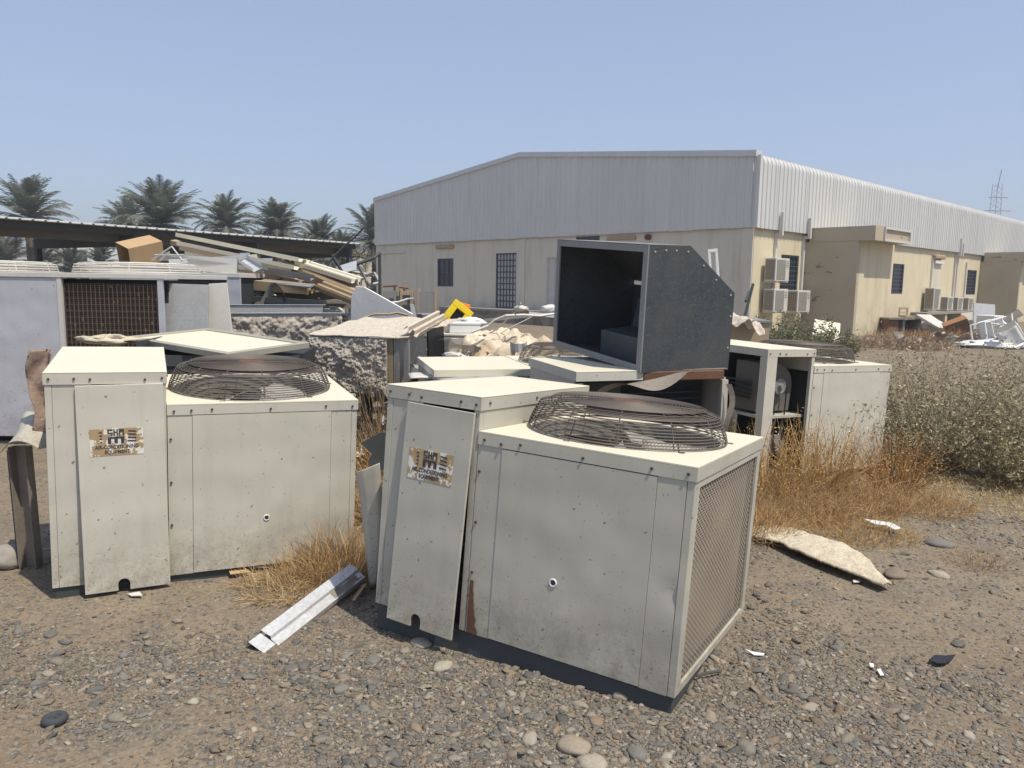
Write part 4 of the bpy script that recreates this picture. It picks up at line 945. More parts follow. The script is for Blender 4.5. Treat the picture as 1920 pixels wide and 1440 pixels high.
rough_wall(lt, .5, zt_-.035, .055, 4, .03, 5.5, 190, 60).build('fibreglass_wrap', M['fibre'], tr, True)
MB().box(0, lt, 0, .008, .0, zt_).build('front_wall', M['galv'], tr); MB().box(0, lt, 1.0, 1.008, .0, zt_+.06).build('rear_wall', M['galv'], tr)
MB().box(-.008, -.001, -.0, 1.0, 0, zt_+.015).build('end_wall', M['galvdull'], tr); MB().box(lt+.001, lt+.008, -.0, 1.0, 0, zt_+.02).build('end_wall', M['galvdull'], tr); MB().box(.01, lt-.01, .01, .99, .55, .56).build('floor_panel', M['galv'], tr)
MB().box(-.02, lt+.03, -.03, .025, zt_+.001, zt_+.006).build('rim', M['galvlight'], tr); MB().box(-.02, lt+.03, .985, 1.03, zt_+.061, zt_+.066).build('rim', M['galvlight'], tr)
# insulated duct box
bA, bB = at(582, 628, 7.6), at(764, 636, 7.35); bz1 = bA.z; ax = Vector((bB.x-bA.x, bB.y-bA.y, 0)); lb = ax.length; db = 1.35; bz0 = .58
bx_ = thing('insulated_duct_box', 'square duct box with peeling cream top and dimpled fibreglass front', 'duct', (bA.x, bA.y, 0), (0, 0, math.atan2(ax.y, ax.x)))
rough_wall(lb*.80, bz0, bz1-.02, .055, 9, .01, 5.0, 150, 75).build('fibreglass_front', M['fibre'], bx_, True)
MB().box(0, lb*.8, .0, .01, bz0-.02, bz1-.01).build('front_wall', M['galv'], bx_); MB().box(0, .01, .01, db, bz0-.02, bz1).build('side_wall', M['galv'], bx_)
mb = MB()
def fn(u, v):
    x = -.02+u*(lb+.10*v+.03)+.02*mnoise.noise(Vector((v*14, round(u)*3, 0))); y = -.03+v*db+.018*mnoise.noise(Vector((u*14, round(v)*3, 5))); return (x, y, bz1+.012+.12*v+.026*mnoise.noise(Vector((x*3, y*3, 1)))+.02*max(0, u-.85)*6*mnoise.noise(Vector((y*6, 3, 0))))
mb.slab(fn, 60, 40, .008).build('peeling_top', M['foil'], bx_, True)
for x, m_ in ((lb*.80+.003, 'wood'), (lb*.86, 'galvdull'), (lb*.96, 'galvdull')): MB().box(x, x+.05, .005, .045, .1, bz1-.012).build('post', M[m_], bx_)
MB().box(lb*.9, lb*.905, .05, .7, .35, bz1+.02).build('inner_wall', M['galvdull'], bx_)
MB().box(lb*.5, lb*.56, .05, .11, 0, bz0-.022).build('leg', M['rail'], bx_); MB().box(.05, .11, .05, .11, -.02, bz0-.022).build('leg', M['rail'], bx_); MB().box(.05, .11, db-.2, db-.14, -.02, bz0-.022).build('leg', M['rail'], bx_)
MB().box(.0, lb*.8, .012, db, bz0-.021, bz0).build('floor_panel', M['galv'], bx_)
lean_panel('black_sheet', 'tall black sheet standing at the right end of the insulated duct box', 'metal panel', ((803, 612), (832, 598), (836, 760), (806, 770)), (8.3, 8.7, 8.7, 8.2), .02, M['black'])
lean_panel('black_sheet', 'narrow charcoal sheet beside the wooden post of the duct box', 'metal panel', ((780, 640), (800, 632), (803, 765), (783, 772)), (7.9, 8.2, 8.2, 7.9), .02, M['galvdull'])
channel('torn white sheet edge overhanging the right side of the insulated duct box', at(768, 634, 7.35)+Vector((0, 0, .05)), at(826, 598, 8.75)+Vector((0, 0, .03)), .16, M['foil'], 'hat', (.5, -.2, .85), 'torn_sheet', 'sheet', None)
# flakes of sheet lying in front of the white boxes
for i, (pp, yy, lb_, m_) in enumerate(((((765, 700), (897, 694), (905, 703), (770, 708)), (6.6, 6.9, 6.3, 6.2), 'pale flaking sheet lying level behind the nearest unit', 'whited'),
        (((800, 703), (962, 697), (980, 716), (830, 715)), (6.3, 6.5, 5.7, 5.9), 'dull galvanised sheet tucked under the pale flaking sheet', 'galv'))):
    q = [at(x, y, Y_) for (x, y), Y_ in zip(pp, yy)]; o = sum(q, Vector())/4; mb = MB()
    mb.slab(lambda u, v: tuple(((q[0]*(1-u)+q[1]*u)*(1-v)+(q[3]*(1-u)+q[2]*u)*v-o)+Vector((0, 0, .015*mnoise.noise(Vector((u*5, v*3, i)))))), 14, 5, .012)
    ob = mb.build('metal_sheet', M[m_], None, True); ob.location = o; tag(ob, lb_, 'metal sheet')
sb = thing('sheet_rack', 'low dark rack holding the pale flaking sheets between duct box and nearest unit', 'rack', (-.95, 6.0, 0), (0, 0, R(8)))
MB().box(0, .9, .1, .7, .0, .70).build('cabinet', M['rail'], sb); MB().box(-.02, .92, .08, .099, .62, .72).build('front_edge', M['galv'], sb)
# white boxes / appliances
def carton(name, label, cat, x, y, Y_, w_, d_, h_, rz, mat, z0=None, group=None, lid=True):
    P = at(x, y, Y_); z = P.z if z0 is None else z0
    o = thing(name, label, cat, (P.x, P.y, z), (0, 0, rz), group); MB().box(-w_/2, w_/2, -d_/2, d_/2, 0, h_-.025).build('body', mat, o, bevel=.008); MB().box(-w_/2-.006, w_/2+.006, -d_/2-.006, d_/2+.006, h_-.023, h_).build('lid', mat, o, bevel=.004); return o
carton('white_cabinet', 'large white metal cabinet on the ground left of the dirty tarpaulin', 'cabinet', 862, 700, 8.9, .55, .5, .86, R(5), M['white'], 0)
carton('white_box', 'white appliance box on top of the large white cabinet', 'box', 858, 640, 8.9, .46, .42, .22, R(-6), M['whited'], .862)
carton('white_box', 'smaller white box balanced above the appliance box, beside yellow crate', 'box', 870, 618, 9.0, .36, .3, .12, R(8), M['white'], 1.084)
carton('white_box', 'low white box with rounded lid in front of large white cabinet', 'box', 862, 690, 8.1, .46, .4, .70, R(-4), M['whited'], 0)
carton('grey_box', 'grey equipment box behind the duct box, left of yellow crate', 'box', 800, 600, 10.2, .22, .3, .30, R(25), M['galvdull'], .95)
carton('black_cabinet', 'black cabinet supporting the yellow and orange crates', 'cabinet', 832, 640, 10.2, .75, .6, .95, R(4), M['black'], 0)
# yellow and orange plastic frames
def frame_box(label, cat, c, w_, h_, d_, bw, mat, rot):
    o = thing('plastic_crate', label, cat, c, rot)
    for b in ((-w_/2, w_/2, 0, bw), (-w_/2, w_/2, h_-bw, h_), (-w_/2, -w_/2+bw, bw, h_-bw), (w_/2-bw, w_/2, bw, h_-bw)): MB().box(b[0], b[1], -d_/2, d_/2, b[2], b[3]).build('frame_bar', mat, o, bevel=.005)
    MB().box(-w_/2+bw, w_/2-bw, d_*.2, d_*.3, bw, h_-bw).build('dark_inside', M['black'], o); return o  # black sheet stands in for the dark inside between the bars
frame_box('bright yellow plastic crate tipped on the scrap in front of the gable', 'crate', at(842, 612, 10.1), .30, .34, .09, .085, M['yellow'], (R(-8), R(38), R(10)))
frame_box('orange plastic crate behind the yellow crate', 'crate', at(860, 604, 10.3), .24, .26, .10, .06, M['orange'], (R(-5), R(12), R(35)))
lean_panel('sheet_metal', 'short grey panel leaning left of the grey equipment box', 'metal panel', ((768, 569), (776, 570), (792, 640), (780, 640)), (10, 10, 9.8, 9.8), .02, M['galvdull'])
wad('white_bag', 'white crumpled plastic bag on the boxes beside the yellow crate', 'bag', at(882, 605, 9.6), .17, .12, .06, M['white'], .5, 10, 6)
# dirty tarpaulin heap
P = at(945, 660, 8.7); mb = MB()
def fn(u, v):
    x = (u-.5)*1.15; y = (v-.5)*1.3; rr = math.hypot(x/.575, y/.65); env = max(0, 1-rr**4)
    p = Vector((x*2.3, y*2.3, 3)); fold = .09*mnoise.noise(p)-.16*(1-abs(mnoise.noise(p*1.9+Vector((5, 0, 0))))*1.6)**3*.5+.04*mnoise.noise(p*5)-.03*abs(mnoise.noise(p*8))
    z = env**.22*(1.10+fold+.12*v-.10*u) if env > 0 else 0
    return (x+.05*mnoise.noise(p*1.9), y, max(z, -.02))
o_ = mb.grid(fn, 80, 80).build('tarpaulin_heap', M['tarp'], None, True); o_.location = (P.x, P.y, 0); tag(o_, 'crumpled dirty beige tarpaulin heaped left of the dark hood', 'tarpaulin')
wad('sack', 'brown bulging sack between the tarpaulin and the dark hood', 'sack', at(1018, 660, 8.4)+Vector((0, 0, -.25)), .22, .22, .40, M['tarp'], .15, 6, 4)
# pale debris and dark bars behind, along the stone step
for i, (x0, y0, x1, y1, Y_, m_, lb_) in enumerate(((905, 604, 1035, 590, 20, 'galvdull', 'long dark metal bar lying along the stone step'), (990, 590, 1042, 596, 19, 'whited', 'pale bar crossing the step by the hood'))):
    a, b = at(x0, y0, Y_), at(x1, y1, Y_+.5); Mx, L_ = frame_between(a, b); o = MB().prism([(-.04, 0), (.04, 0), (.04, .02), (-.02, .02), (-.02, .08), (-.04, .08)], 'x', 0, L_).build('metal_bar', M[m_]); o.matrix_world = Mx; tag(o, lb_, 'metal bar')
wad('white_bag', 'white sack lying on the loading step close to the hood', 'bag', gp(1030, 583, .6)+Vector((0, 0, .08)), .34, .2, .16, M['white'], .3, 7, 8)
wad('white_bag', 'small cream rag on the loading step by the barred door', 'bag', gp(976, 582, .6)+Vector((0, 0, .08)), .30, .15, .12, M['whited'], .4, 7, 9)

# ---- the tall scrap pile
pile = thing('scrap_rack', 'dark steel rack buried under the long cream sheets', 'rack', (-4.9, 11.6, 0), (0, 0, R(6)))
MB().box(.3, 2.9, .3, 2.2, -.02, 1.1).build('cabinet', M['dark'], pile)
for x in (0, 1.5, 3.0):
    for y in (.0, 2.3): MB().box(x, x+.07, y, y+.07, 0, 1.95-.18*x).build('upright', M['rail'], pile)
for y in (-.01, 2.31):
    for z in (.7, 1.25): MB().box(-.1, 3.2, y-.04, y-.001, z, z+.07).build('rail', M['rustgrey'], pile)
tl = (.0, .10, 1.0)
channel('topmost long cream sheet with bright upper edge, crossing the scrap pile', at(346, 446, 12.2), at(575, 493, 11.2), .36, M['creamtop'], 'hat', tl)
channel('second long cream sheet just below the topmost one', at(350, 462, 12.0), at(568, 508, 11.1), .40, M['creamtop'], 'hat', tl)
channel('brown-backed ribbed sheet end sticking out furthest right on the pile', at(540, 492, 11.4), at(690, 556, 10.5), .34, M['ply'], 'hat', (0, -.22, .97))
channel('pale ribbed sheet above the furthest projecting one', at(565, 494, 11.3), at(672, 528, 10.7), .26, M['creamtop'], 'hat', (0, -.2, .97))
channel('lower brown ribbed sheet under the projecting sheet ends', at(560, 512, 11.2), at(672, 552, 10.6), .30, M['ply'], 'hat', (0, -.3, .95))
channel('light grey steel channel running across the front of the pile', at(300, 484, 11.2), at(498, 508, 10.8), .12, M['galv'], 'u', (0, -.3, .95))
channel('grey steel channel continuing right under the cream sheets', at(470, 505, 10.9), at(586, 524, 10.6), .10, M['galvdull'], 'u', (0, -.3, .95))
channel('white edged metal strip left of the bent galvanised channel', at(318, 494, 11.0), at(458, 486, 11.2), .07, M['galvlight'], 'l')
channel('short bent galvanised channel standing up from the pile', at(455, 488, 10.9), at(484, 506, 10.6), .14, M['galvlight'], 'u', (.3, -.8, .5))
channel('tan timber batten on the upper left of the pile', at(325, 458, 12.2), at(414, 484, 11.7), .10, M['ply'], .07, (0, -.2, 1), 'timber_batten', 'timber', None)
channel('plywood board on edge below the grey channels', at(452, 541, 10.7), at(575, 551, 10.5), .10, M['ply'], .13, (0, -.1, 1), 'plywood_board', 'board', None)
channel('thin pale strip lying on the plywood board', at(490, 528, 10.7), at(586, 538, 10.4), .14, M['galvdull'], .02, (0, -.3, .95))
channel('long dark steel tube low in the pile shadow', at(452, 565, 10.6), at(610, 575, 10.3), .08, M['rail'], .08)
channel('rust-stained beam low in the pile behind the tray', at(455, 575, 10.9), at(640, 560, 11.1), .14, M['rustgrey'], .12)
channel('slanting brown sheet hanging at the right side of pile', at(600, 536, 10.6), at(690, 572, 10.2), .24, M['wood'], 'hat', (0, -.4, .9))
for i, od in enumerate(('third', 'fourth', 'fifth', 'sixth', 'seventh')):
    channel(f'{od} long sheet down from the topmost one in the crossing stack', at(352+i*9, 470+i*9, 11.9-i*.12), at(560+i*6, 514+i*9, 11.1-i*.1), .34-.03*i, M[['ply', 'creamtop', 'wood', 'galv', 'ply'][i]], 'hat', (0, .05-.05*i, 1))
g_ = random.Random(21)
for i in range(12):
    x0 = g_.uniform(330, 520); y0 = 486+(x0-330)*.16+g_.uniform(-6, 60); L_ = g_.uniform(60, 170)
    k = ['galvdull', 'rustgrey', 'whited', 'rail', 'ply', 'galv'][i % 6]
    cn_ = ['dull grey', 'rust-stained', 'dusty white', 'charcoal', 'light brown', 'silvery'][i % 6]; ps = 'upper' if y0 < 520 else 'lower'
    channel(f'{cn_} strip among the scrap, {"first" if i < 6 else "second"} of its colour from the front, {ps} pile', at(x0, y0, 11+i*.12), at(x0+L_, y0+L_*g_.uniform(.05, .3), 10.7+i*.12), g_.uniform(.08, .3), M[k], ['hat', 'u', 'l', .03][i % 4])
# cardboard box
cb = thing('cardboard_box', 'open brown cardboard box lying on its side on top of the pile', 'box'); cb.matrix_world = Matrix.Translation(at(266, 490, 11.6)) @ Matrix.Rotation(R(22), 4, 'X') @ Matrix.Rotation(R(4), 4, 'Y') @ Matrix.Rotation(R(52), 4, 'Z') @ Matrix.Scale(.84, 4); w_, d_, h_ = .62, .42, .36; t = .012
for b in ((0, w_, 0, d_, 0, t), (0, w_, 0, d_, h_-t, h_), (0, w_, 0, t, t, h_-t), (0, w_, d_-t, d_, t, h_-t), (w_-t, w_, t, d_-t, t, h_-t)): MB().box(b[0]-.3, b[1]-.3, b[2]-.2, b[3]-.2, b[4], b[5]).build('box_wall', M['card'], cb)
MB().box(-.47, -.302, -.19, .20, -.001, .008).build('box_flap', M['card'], cb)
carton('grey_chest', 'grey metal chest under the cardboard box, behind the coil unit', 'chest', 280, 520, 11.7, 1.3, .9, at(262, 498, 11.6).z-.02, R(4), M['galvdull'], 0)
# tangle of thin frames
fr_ = thing('folding_frame', 'folded thin steel frame beside the cardboard box', 'metal frame', at(330, 490, 11.0)); o0 = at(330, 490, 11.0)
mb = MB()
for a, b in (((285, 488), (322, 462)), ((322, 462), (342, 488)), ((290, 478), (345, 478)), ((300, 488), (318, 472))): mb.tube([at(*a, 11.0)-o0, at(*b, 11.0)-o0], .012, 5)
mb.build('tube_frame', M['galv'], fr_)
# wedge of galvanised sheet
pl_ = [(658, 556), (668, 537), (684, 538), (776, 588), (776, 700), (656, 700)]; Y_ = 9.7; q = [at(x, y, Y_) for x, y in pl_]; o = Vector((q[0].x, Y_, 0)); mb = MB(); mb.prism([(p.x-o.x, p.z) for p in q][::-1], 'y', 0, .03)
o_ = mb.build('galvanised_wedge', M['galvlight'], None, bevel=.004); o_.location = o; o_.rotation_euler = (0, 0, R(-6)); tag(o_, 'big plain galvanised sheet with sloping top edge below the projecting sheets', 'metal sheet')
# steel tangle by the warehouse corner
for i, (pts, lb_) in enumerate(((((622, 478), (660, 540), (655, 500), (700, 484), (712, 474)), 'bent dark steel frame left of the warehouse corner'), (((668, 490), (690, 535), (712, 530), (702, 512), (676, 520)), 'grey steel frame leaning against the first bent frame'), (((640, 505), (715, 520), (690, 545), (650, 540)), 'low twisted steel frame at foot of the warehouse corner'))):
    Y_ = 15.5+i*.6; o0 = at(*pts[0], Y_); ob = thing('steel_tangle', lb_, 'metal frame', o0); P = [at(x, y, Y_+.15*k) for k, (x, y) in enumerate(pts)]; mb = MB()
    for a, b in zip(P[:-1], P[1:]): mb.tube([a-o0, b-o0], .035, 5)
    mb.tube([P[1]-o0, Vector((P[1].x, P[1].y, 0))-o0], .035, 5); mb.tube([P[-1]-o0, Vector((P[-1].x, P[-1].y, 0))-o0], .035, 5); mb.build('tube_frame', M['galvdull' if i else 'rail'], ob)
lean_panel('sheet_metal', 'pale grey sheet caught in the steel tangle by warehouse corner', 'metal panel', ((630, 500), (668, 488), (668, 506), (640, 512)), (15.8, 15.8, 15.7, 15.7), .03, M['galvlight'])
# cabinets against the gable wall
for i, (x0, x1, yt, lb_, m_) in enumerate(((713, 748, 546, 'grey-fronted office cabinet left of the others by the gable wall', 'galvdull'), (750, 774, 547, 'open tan shelf unit between two grey cabinets by the wall', 'tan'), (783, 817, 546, 'wide grey cabinet right of the tan shelf unit', 'galvdull'))):
    Y_ = 29; a, b = at(x0, yt, Y_), at(x1, yt, Y_); w_ = b.x-a.x; o = thing('office_cabinet', lb_, 'cabinet', (a.x, Y_, 0), group='cabinets by the gable wall')
    for bx2 in ((0, .05), (w_-.05, w_)): MB().box(bx2[0], bx2[1], 0, .5, 0, a.z+.12).build('side_panel', M['tan'], o)
    MB().box(.052, w_-.052, .02, .5, .0, a.z).build('front_panel' if m_ != 'tan' else 'body', M[m_], o)
    if m_ == 'tan': MB().box(.1, w_-.1, .005, .019, .25, a.z-.12).build('opening', M['dark'], o)
dk = thing('desk_frame', 'upturned brown desk frame behind the cabinets by the gable wall', 'desk', at(740, 548, 30)); o0 = at(740, 548, 30); mb = MB()
for a, b in (((716, 537), (745, 535)), ((740, 536), (740, 546)), ((748, 538), (766, 540)), ((758, 540), (758, 546))): mb.tube([at(*a, 30)-o0, at(*b, 30)-o0], .045, 5)
mb.build('frame', M['brownwood'], dk); MB().box(-.5, .6, .05, .7, -o0.z, -.02).build('base', M['wood'], dk)

# ---- behind and beside the hood
wf = thing('window_frame_piece', 'white aluminium frame piece standing upright behind the hood', 'frame', (at(1353, 520, 7.0).x, 7.0, 1.17), (0, R(-7), 0))
for x in (-.035, .03): MB().box(x, x+.022, 0, .03, 0, .80).build('bar', M['white'], wf)
MB().box(-.035, .052, 0, .03, .802, .83).build('bar', M['white'], wf); MB().box(-.045, .06, -.01, .04, .40, .47).build('bracket', M['white'], wf)
P = at(1402, 605, 9.4); tc = thing('tan_cabinet', 'tan cabinet behind the open unit with torn white sheet over it', 'cabinet', (P.x-.25, 9.4, 0)); MB().box(0, .52, 0, .5, 0, P.z).build('body', M['tan'], tc, bevel=.006); MB().box(-.02, .54, -.02, .52, P.z+.002, P.z+.03).build('lid', M['galvdull'], tc)
q0, q1 = at(1368, 580, 9.2), at(1436, 606, 9.1); mb = MB()
def fn(u, v):
    p = q0.lerp(q1, u); return tuple(p+Vector((0, .45*v, -.10*(1-v)-.07*math.sin(u*9+v*4)*(1-v)+.05*mnoise.noise(Vector((u*6, v*5, 2)))))-q0)
o_ = mb.slab(fn, 26, 10, .012).build('torn_sheet', M['foil'], None, True); o_.location = q0; tag(o_, 'torn white foil sheet draped over the tan cabinet behind the hood', 'sheet')
lean_panel('cream_board', 'cream board leaning in the green weeds before the brown block wall', 'board', ((1528, 598), (1576, 606), (1574, 640), (1522, 634)), (17.5, 17.5, 17, 17), .05, M['creamtop'])
a, b = gp(1385, 600), None
for i, (x0, y0, x1, y1) in enumerate(((1388, 582, 1412, 532), (1398, 565, 1404, 548))):
    p, q = at(x0, y0, 24), at(x1, y1, 24.6); p = Vector((p.x, p.y, 0.0)) if i == 0 else p; Mx, L_ = frame_between(p, q); o = MB().box(0, L_, -.035, .035, -.035, .035).build('dark_bar', M['rail']); o.matrix_world = Mx
    tag(o, ['long dark bar leaning on the warehouse corner column', 'short dark strut against the long leaning bar'][i], 'bar')

# ---- rubble along the yellow wall
def on_ground(x, y): p = gp(x, y); return Vector((p.x, p.y, 0))
P = on_ground(1664, 628); sc2 = P.y/FPX
dc = thing('broken_desk', 'broken dark wooden desk with open kneehole against the yellow wall', 'desk', P, (0, 0, R(8))); W_ = 66*sc2; H_ = 32*sc2
MB().box(-.05, W_+.05, -.1, .75, H_-.06, H_).build('desk_top', M['rustgrey'], dc); MB().box(0, W_*.32, 0, .7, 0, H_-.063).build('drawer_block', M['brownwood'], dc); MB().box(W_*.45, W_*.52, 0, .7, 0, H_-.063).build('side_panel', M['galvdull'], dc); MB().box(W_*.93, W_, 0, .7, 0, H_-.063).build('side_panel', M['galvdull'], dc); MB().box(W_*.52+.003, W_*.93-.003, .5, .52, .1, H_-.1).build('back_panel', M['dark'], dc)
P2 = at(1698, 596, P.y+.3); ch = thing('chair_frame', 'small tan wooden chair frame sitting on the broken desk', 'chair', (P2.x, P.y+.3, H_+.005), (0, 0, R(20))); k = 22*sc2
MB().box(0, k, 0, k*.8, .02, .08).build('seat', M['tan'], ch)
for x in (0, k-.05): MB().box(x, x+.05, k*.7, k*.8, .082, k*.85).build('back_post', M['tan'], ch)
MB().box(.052, k-.052, k*.7, k*.78, k*.7, k*.85).build('back_rail', M['tan'], ch); MB().box(.052, k-.052, k*.7, k*.78, k*.35, k*.42).build('back_rail', M['tan'], ch)
lean_panel('pale_board', 'long pale curved board sloping down right from the broken desk', 'board', ((1718, 589), (1745, 590), (1786, 617), (1760, 614)), (P.y, P.y+.6, P.y+.2, P.y-.4), .08, M['whited'])
wad('white_bag', 'white sacks slumped below the sloping pale board', 'bag', on_ground(1748, 628)+Vector((0, 0, .22)), .55, .4, .26, M['white'], .5, 8, 3)
P = on_ground(1800, 634); sc2 = P.y/FPX; bo = thing('drawer_box', 'orange-brown wooden drawer box tipped on its corner amid rubble', 'box', P+Vector((0, 0, .12)), (R(12), R(-24), R(-24))); k = 40*sc2
for b in ((0, k, 0, k*.7, 0, .03), (0, .03, 0, k*.7, .032, k*.6), (k-.03, k, 0, k*.7, .032, k*.6), (.032, k-.032, 0, .03, .032, k*.6), (.032, k-.032, k*.7-.03, k*.7, .032, k*.6), (0, k, 0, k*.7, k*.6+.002, k*.6+.03)): MB().box(b[0]-k/2, b[1]-k/2, b[2], b[3], b[4], b[5]).build('panel', M['orangewood'] if b[5] > k*.6 else M['brownwood'], bo)
# plastic chairs
def chair_mesh():
    parts = []
    parts.append(('seat', MB().slab(lambda u, v: (-.22+.44*u, -.22+.44*v, .42-.03*math.sin(math.pi*u)), 6, 6, .02).mesh('seat', M['white'], True)))
    parts.append(('backrest', MB().grid(lambda u, v: (-.22+.44*u+(u-.5)*.04*v, .22+.12*v-.05*math.sin(math.pi*u), .42+.42*v-.05*abs(u-.5)*v), 8, 6).mesh('backrest', M['white'], True)))
    for x in (-.21, .21):
        for y in (-.21, .21): parts.append(('leg', MB().tube([(x, y, .41), (x*1.15, y*1.15, 0)], .028, 6, r1=.018).mesh('leg', M['white'])))
        parts.append(('armrest', MB().tube([(x, -.2, .41), (x*1.1, -.2, .60), (x*1.1, .1, .63), (x, .27, .64)], .02, 6).mesh('armrest', M['white'])))
    return parts
CH = chair_mesh()
for x, y, zoff, rt_, lb_ in ((1852, 640, .30, (R(70), R(20), R(40)), 'white plastic chair lying on its back, left of the chair heap'), (1872, 648, .55, (R(-100), R(12), R(100)), 'white plastic chair upside down on top of the chair heap'), (1893, 652, .30, (R(85), R(-30), R(-30)), 'white plastic chair on its side at the right of the heap'), (1838, 632, .25, (R(20), R(95), R(0)), 'white plastic chair toppled beside the drawer box')):
    o = thing('plastic_chair', lb_, 'chair', on_ground(x, y)+Vector((0, 0, zoff)), rt_, 'white plastic chairs dumped by the wall'); o.scale = (1.25,)*3
    for n_, me_ in CH: link(n_, me_, o)
wad('white_bag', 'white plastic sheeting spread under the dumped chairs', 'bag', on_ground(1862, 652)+Vector((0, 0, .08)), 1.0, .5, .12, M['white'], .6, 9, 12)
P = on_ground(1862, 626); sc2 = P.y/FPX; fd = thing('fridge', 'small pale fridge with grey door by the second projecting block', 'fridge', P, (0, 0, R(30))); MB().box(0, 32*sc2, 0, .7, 0, 34*sc2).build('body', M['white'], fd, bevel=.02); MB().box(.05, 29*sc2, -.03, -.002, .05, 31*sc2).build('door', M['galv'], fd)
lean_panel('grey_board', 'tall grey board standing right of the condenser row', 'board', ((1826, 568), (1866, 571), (1866, 626), (1826, 628)), (P.y+2.2, P.y+2.4, P.y+2.2, P.y+2.0), .06, M['galvlight'])
lean_panel('white_board', 'short white board below the right end of the condenser row', 'board', ((1803, 587), (1825, 585), (1825, 622), (1803, 622)), (P.y+2.6, P.y+2.7, P.y+2.4, P.y+2.4), .06, M['whited'])

# ---- bits around the two front units
def ribbon(name, label, cat, p0, p1, wd, prof, mat, upv=(0, 0, 1), ends=None):
    Mx, L_ = frame_between(p0, p1, upv); n = len(prof); t = .002; vs = [(x, y, z+dz) for x in (0, L_) for dz in (0, -t) for y, z in prof]; fs = []
    for i in range(n-1): fs += [(i, i+1, 2*n+i+1, 2*n+i), (n+i+1, n+i, 3*n+i, 3*n+i+1), (i, n+i, n+i+1, i+1), (2*n+i+1, 3*n+i+1, 3*n+i, 2*n+i)]
    fs += [(0, 2*n, 3*n, n), (n-1, 2*n-1, 4*n-1, 3*n-1)]
    mb = MB(); mb.add(vs, fs); o = mb.build(name, mat); o.matrix_world = Mx; return tag(o, label, cat) if label else o
P0 = gp(492, 1210); P1 = gp(672, 1098); P0.z = gz(P0.x, P0.y)+.03; P1.z = gz(P1.x, P1.y)+.105
ch_ = thing('metal_channel', 'bright bent metal channel lying on the gravel between the front units', 'metal channel', P0)
Mx, L_ = frame_between(P0, P1, (.25, -.45, .85)); ch_.matrix_world = Mx
def chan(x0, x1, prof, mat, name):
    n = len(prof); t = .0022; vs = [(x, y, z+dz) for x in (x0, x1) for dz in (0, -t) for y, z in prof]; fs = []
    for i in range(n-1): fs += [(i, i+1, 2*n+i+1, 2*n+i), (n+i+1, n+i, 3*n+i, 3*n+i+1), (i, n+i, n+i+1, i+1), (2*n+i+1, 3*n+i+1, 3*n+i, 2*n+i)]
    fs += [(0, 2*n, 3*n, n), (n-1, 2*n-1, 4*n-1, 3*n-1)]; return MB().add(vs, fs).build(name, mat, ch_)
pf = [(.062, -.035), (.058, .0), (.0, .004), (-.008, -.010), (-.052, -.016), (-.056, -.045)]
chan(.055, L_, pf, M['galvlight'], 'channel_web'); chan(-.03, .05, [(.060, -.05), (.052, -.012), (-.040, -.012), (-.046, -.04)], M['galvlight'], 'end_tab')
MB().grid(lambda u, v: (L_*.66+.22*u, -.010-.038*v+.006*math.sin(u*9), -.0085-.006*v+.0012), 8, 3).build('paint_scab', M['rustgrey'], ch_)
# hanging cream strip and torn dark sheet at the left end of the nearest unit
a0_, a1_ = at(668, 886, 3.92), at(712, 868, 3.9); b0_, b1_ = at(693, 1108, 4.0), at(706, 1100, 4.0); mb = MB(); o0 = (b0_+b1_)/2
def fn(u, v):
    l = b0_.lerp(a0_, v); r = b1_.lerp(a1_, v); r = r+Vector((.022*math.sin(math.pi*v), 0, 0)); return tuple(l.lerp(r, u)-o0+Vector((0, .015*math.sin(v*3), 0)))
o_ = mb.slab(fn, 3, 14, .004).build('cream_strip', M['cream'], None, True); o_.location = o0; tag(o_, 'long cream metal strip leaning upright at the left end of the nearest unit', 'metal strip')
for n_, (x, y) in enumerate(((708, 872), (709, 911))): pass
o0 = at(700, 850, 3.95); mb = MB()
pts_ = [(676, 830), (712, 812), (722, 812), (722, 885), (702, 878), (690, 868), (697, 850)]
mb.prism([((at(x, y, 3.95)-o0).x, (at(x, y, 3.95)-o0).z) for x, y in pts_][::-1], 'y', 0, .006)
o_ = mb.build('torn_black_sheet', M['rail'], None); o_.location = o0; o_.rotation_euler = (0, 0, R(14)); tag(o_, 'torn black sheet sticking out left of the nearest unit', 'sheet')
o_ = ribbon('grey_post', 'narrow dark grey post between cream strip and nearest unit', 'post', at(712, 1095, 4.02), at(704, 880, 3.98), .04, [(-.02, .01), (-.019, 0), (.019, 0), (.02, .01)], M['galvdull'], (0, -1, 0))
MB().box(-.003, .003, 0, 1.0, 0, .1)
o_ = ribbon('wood_stick', 'short pale wooden stick beside the end of the bright channel', 'stick', gp(663, 1132)+Vector((0, 0, .02)), gp(686, 1104)+Vector((0, 0, .03)), .02, [(-.012, .008), (-.011, 0), (.011, 0), (.012, .008)], M['tan'])
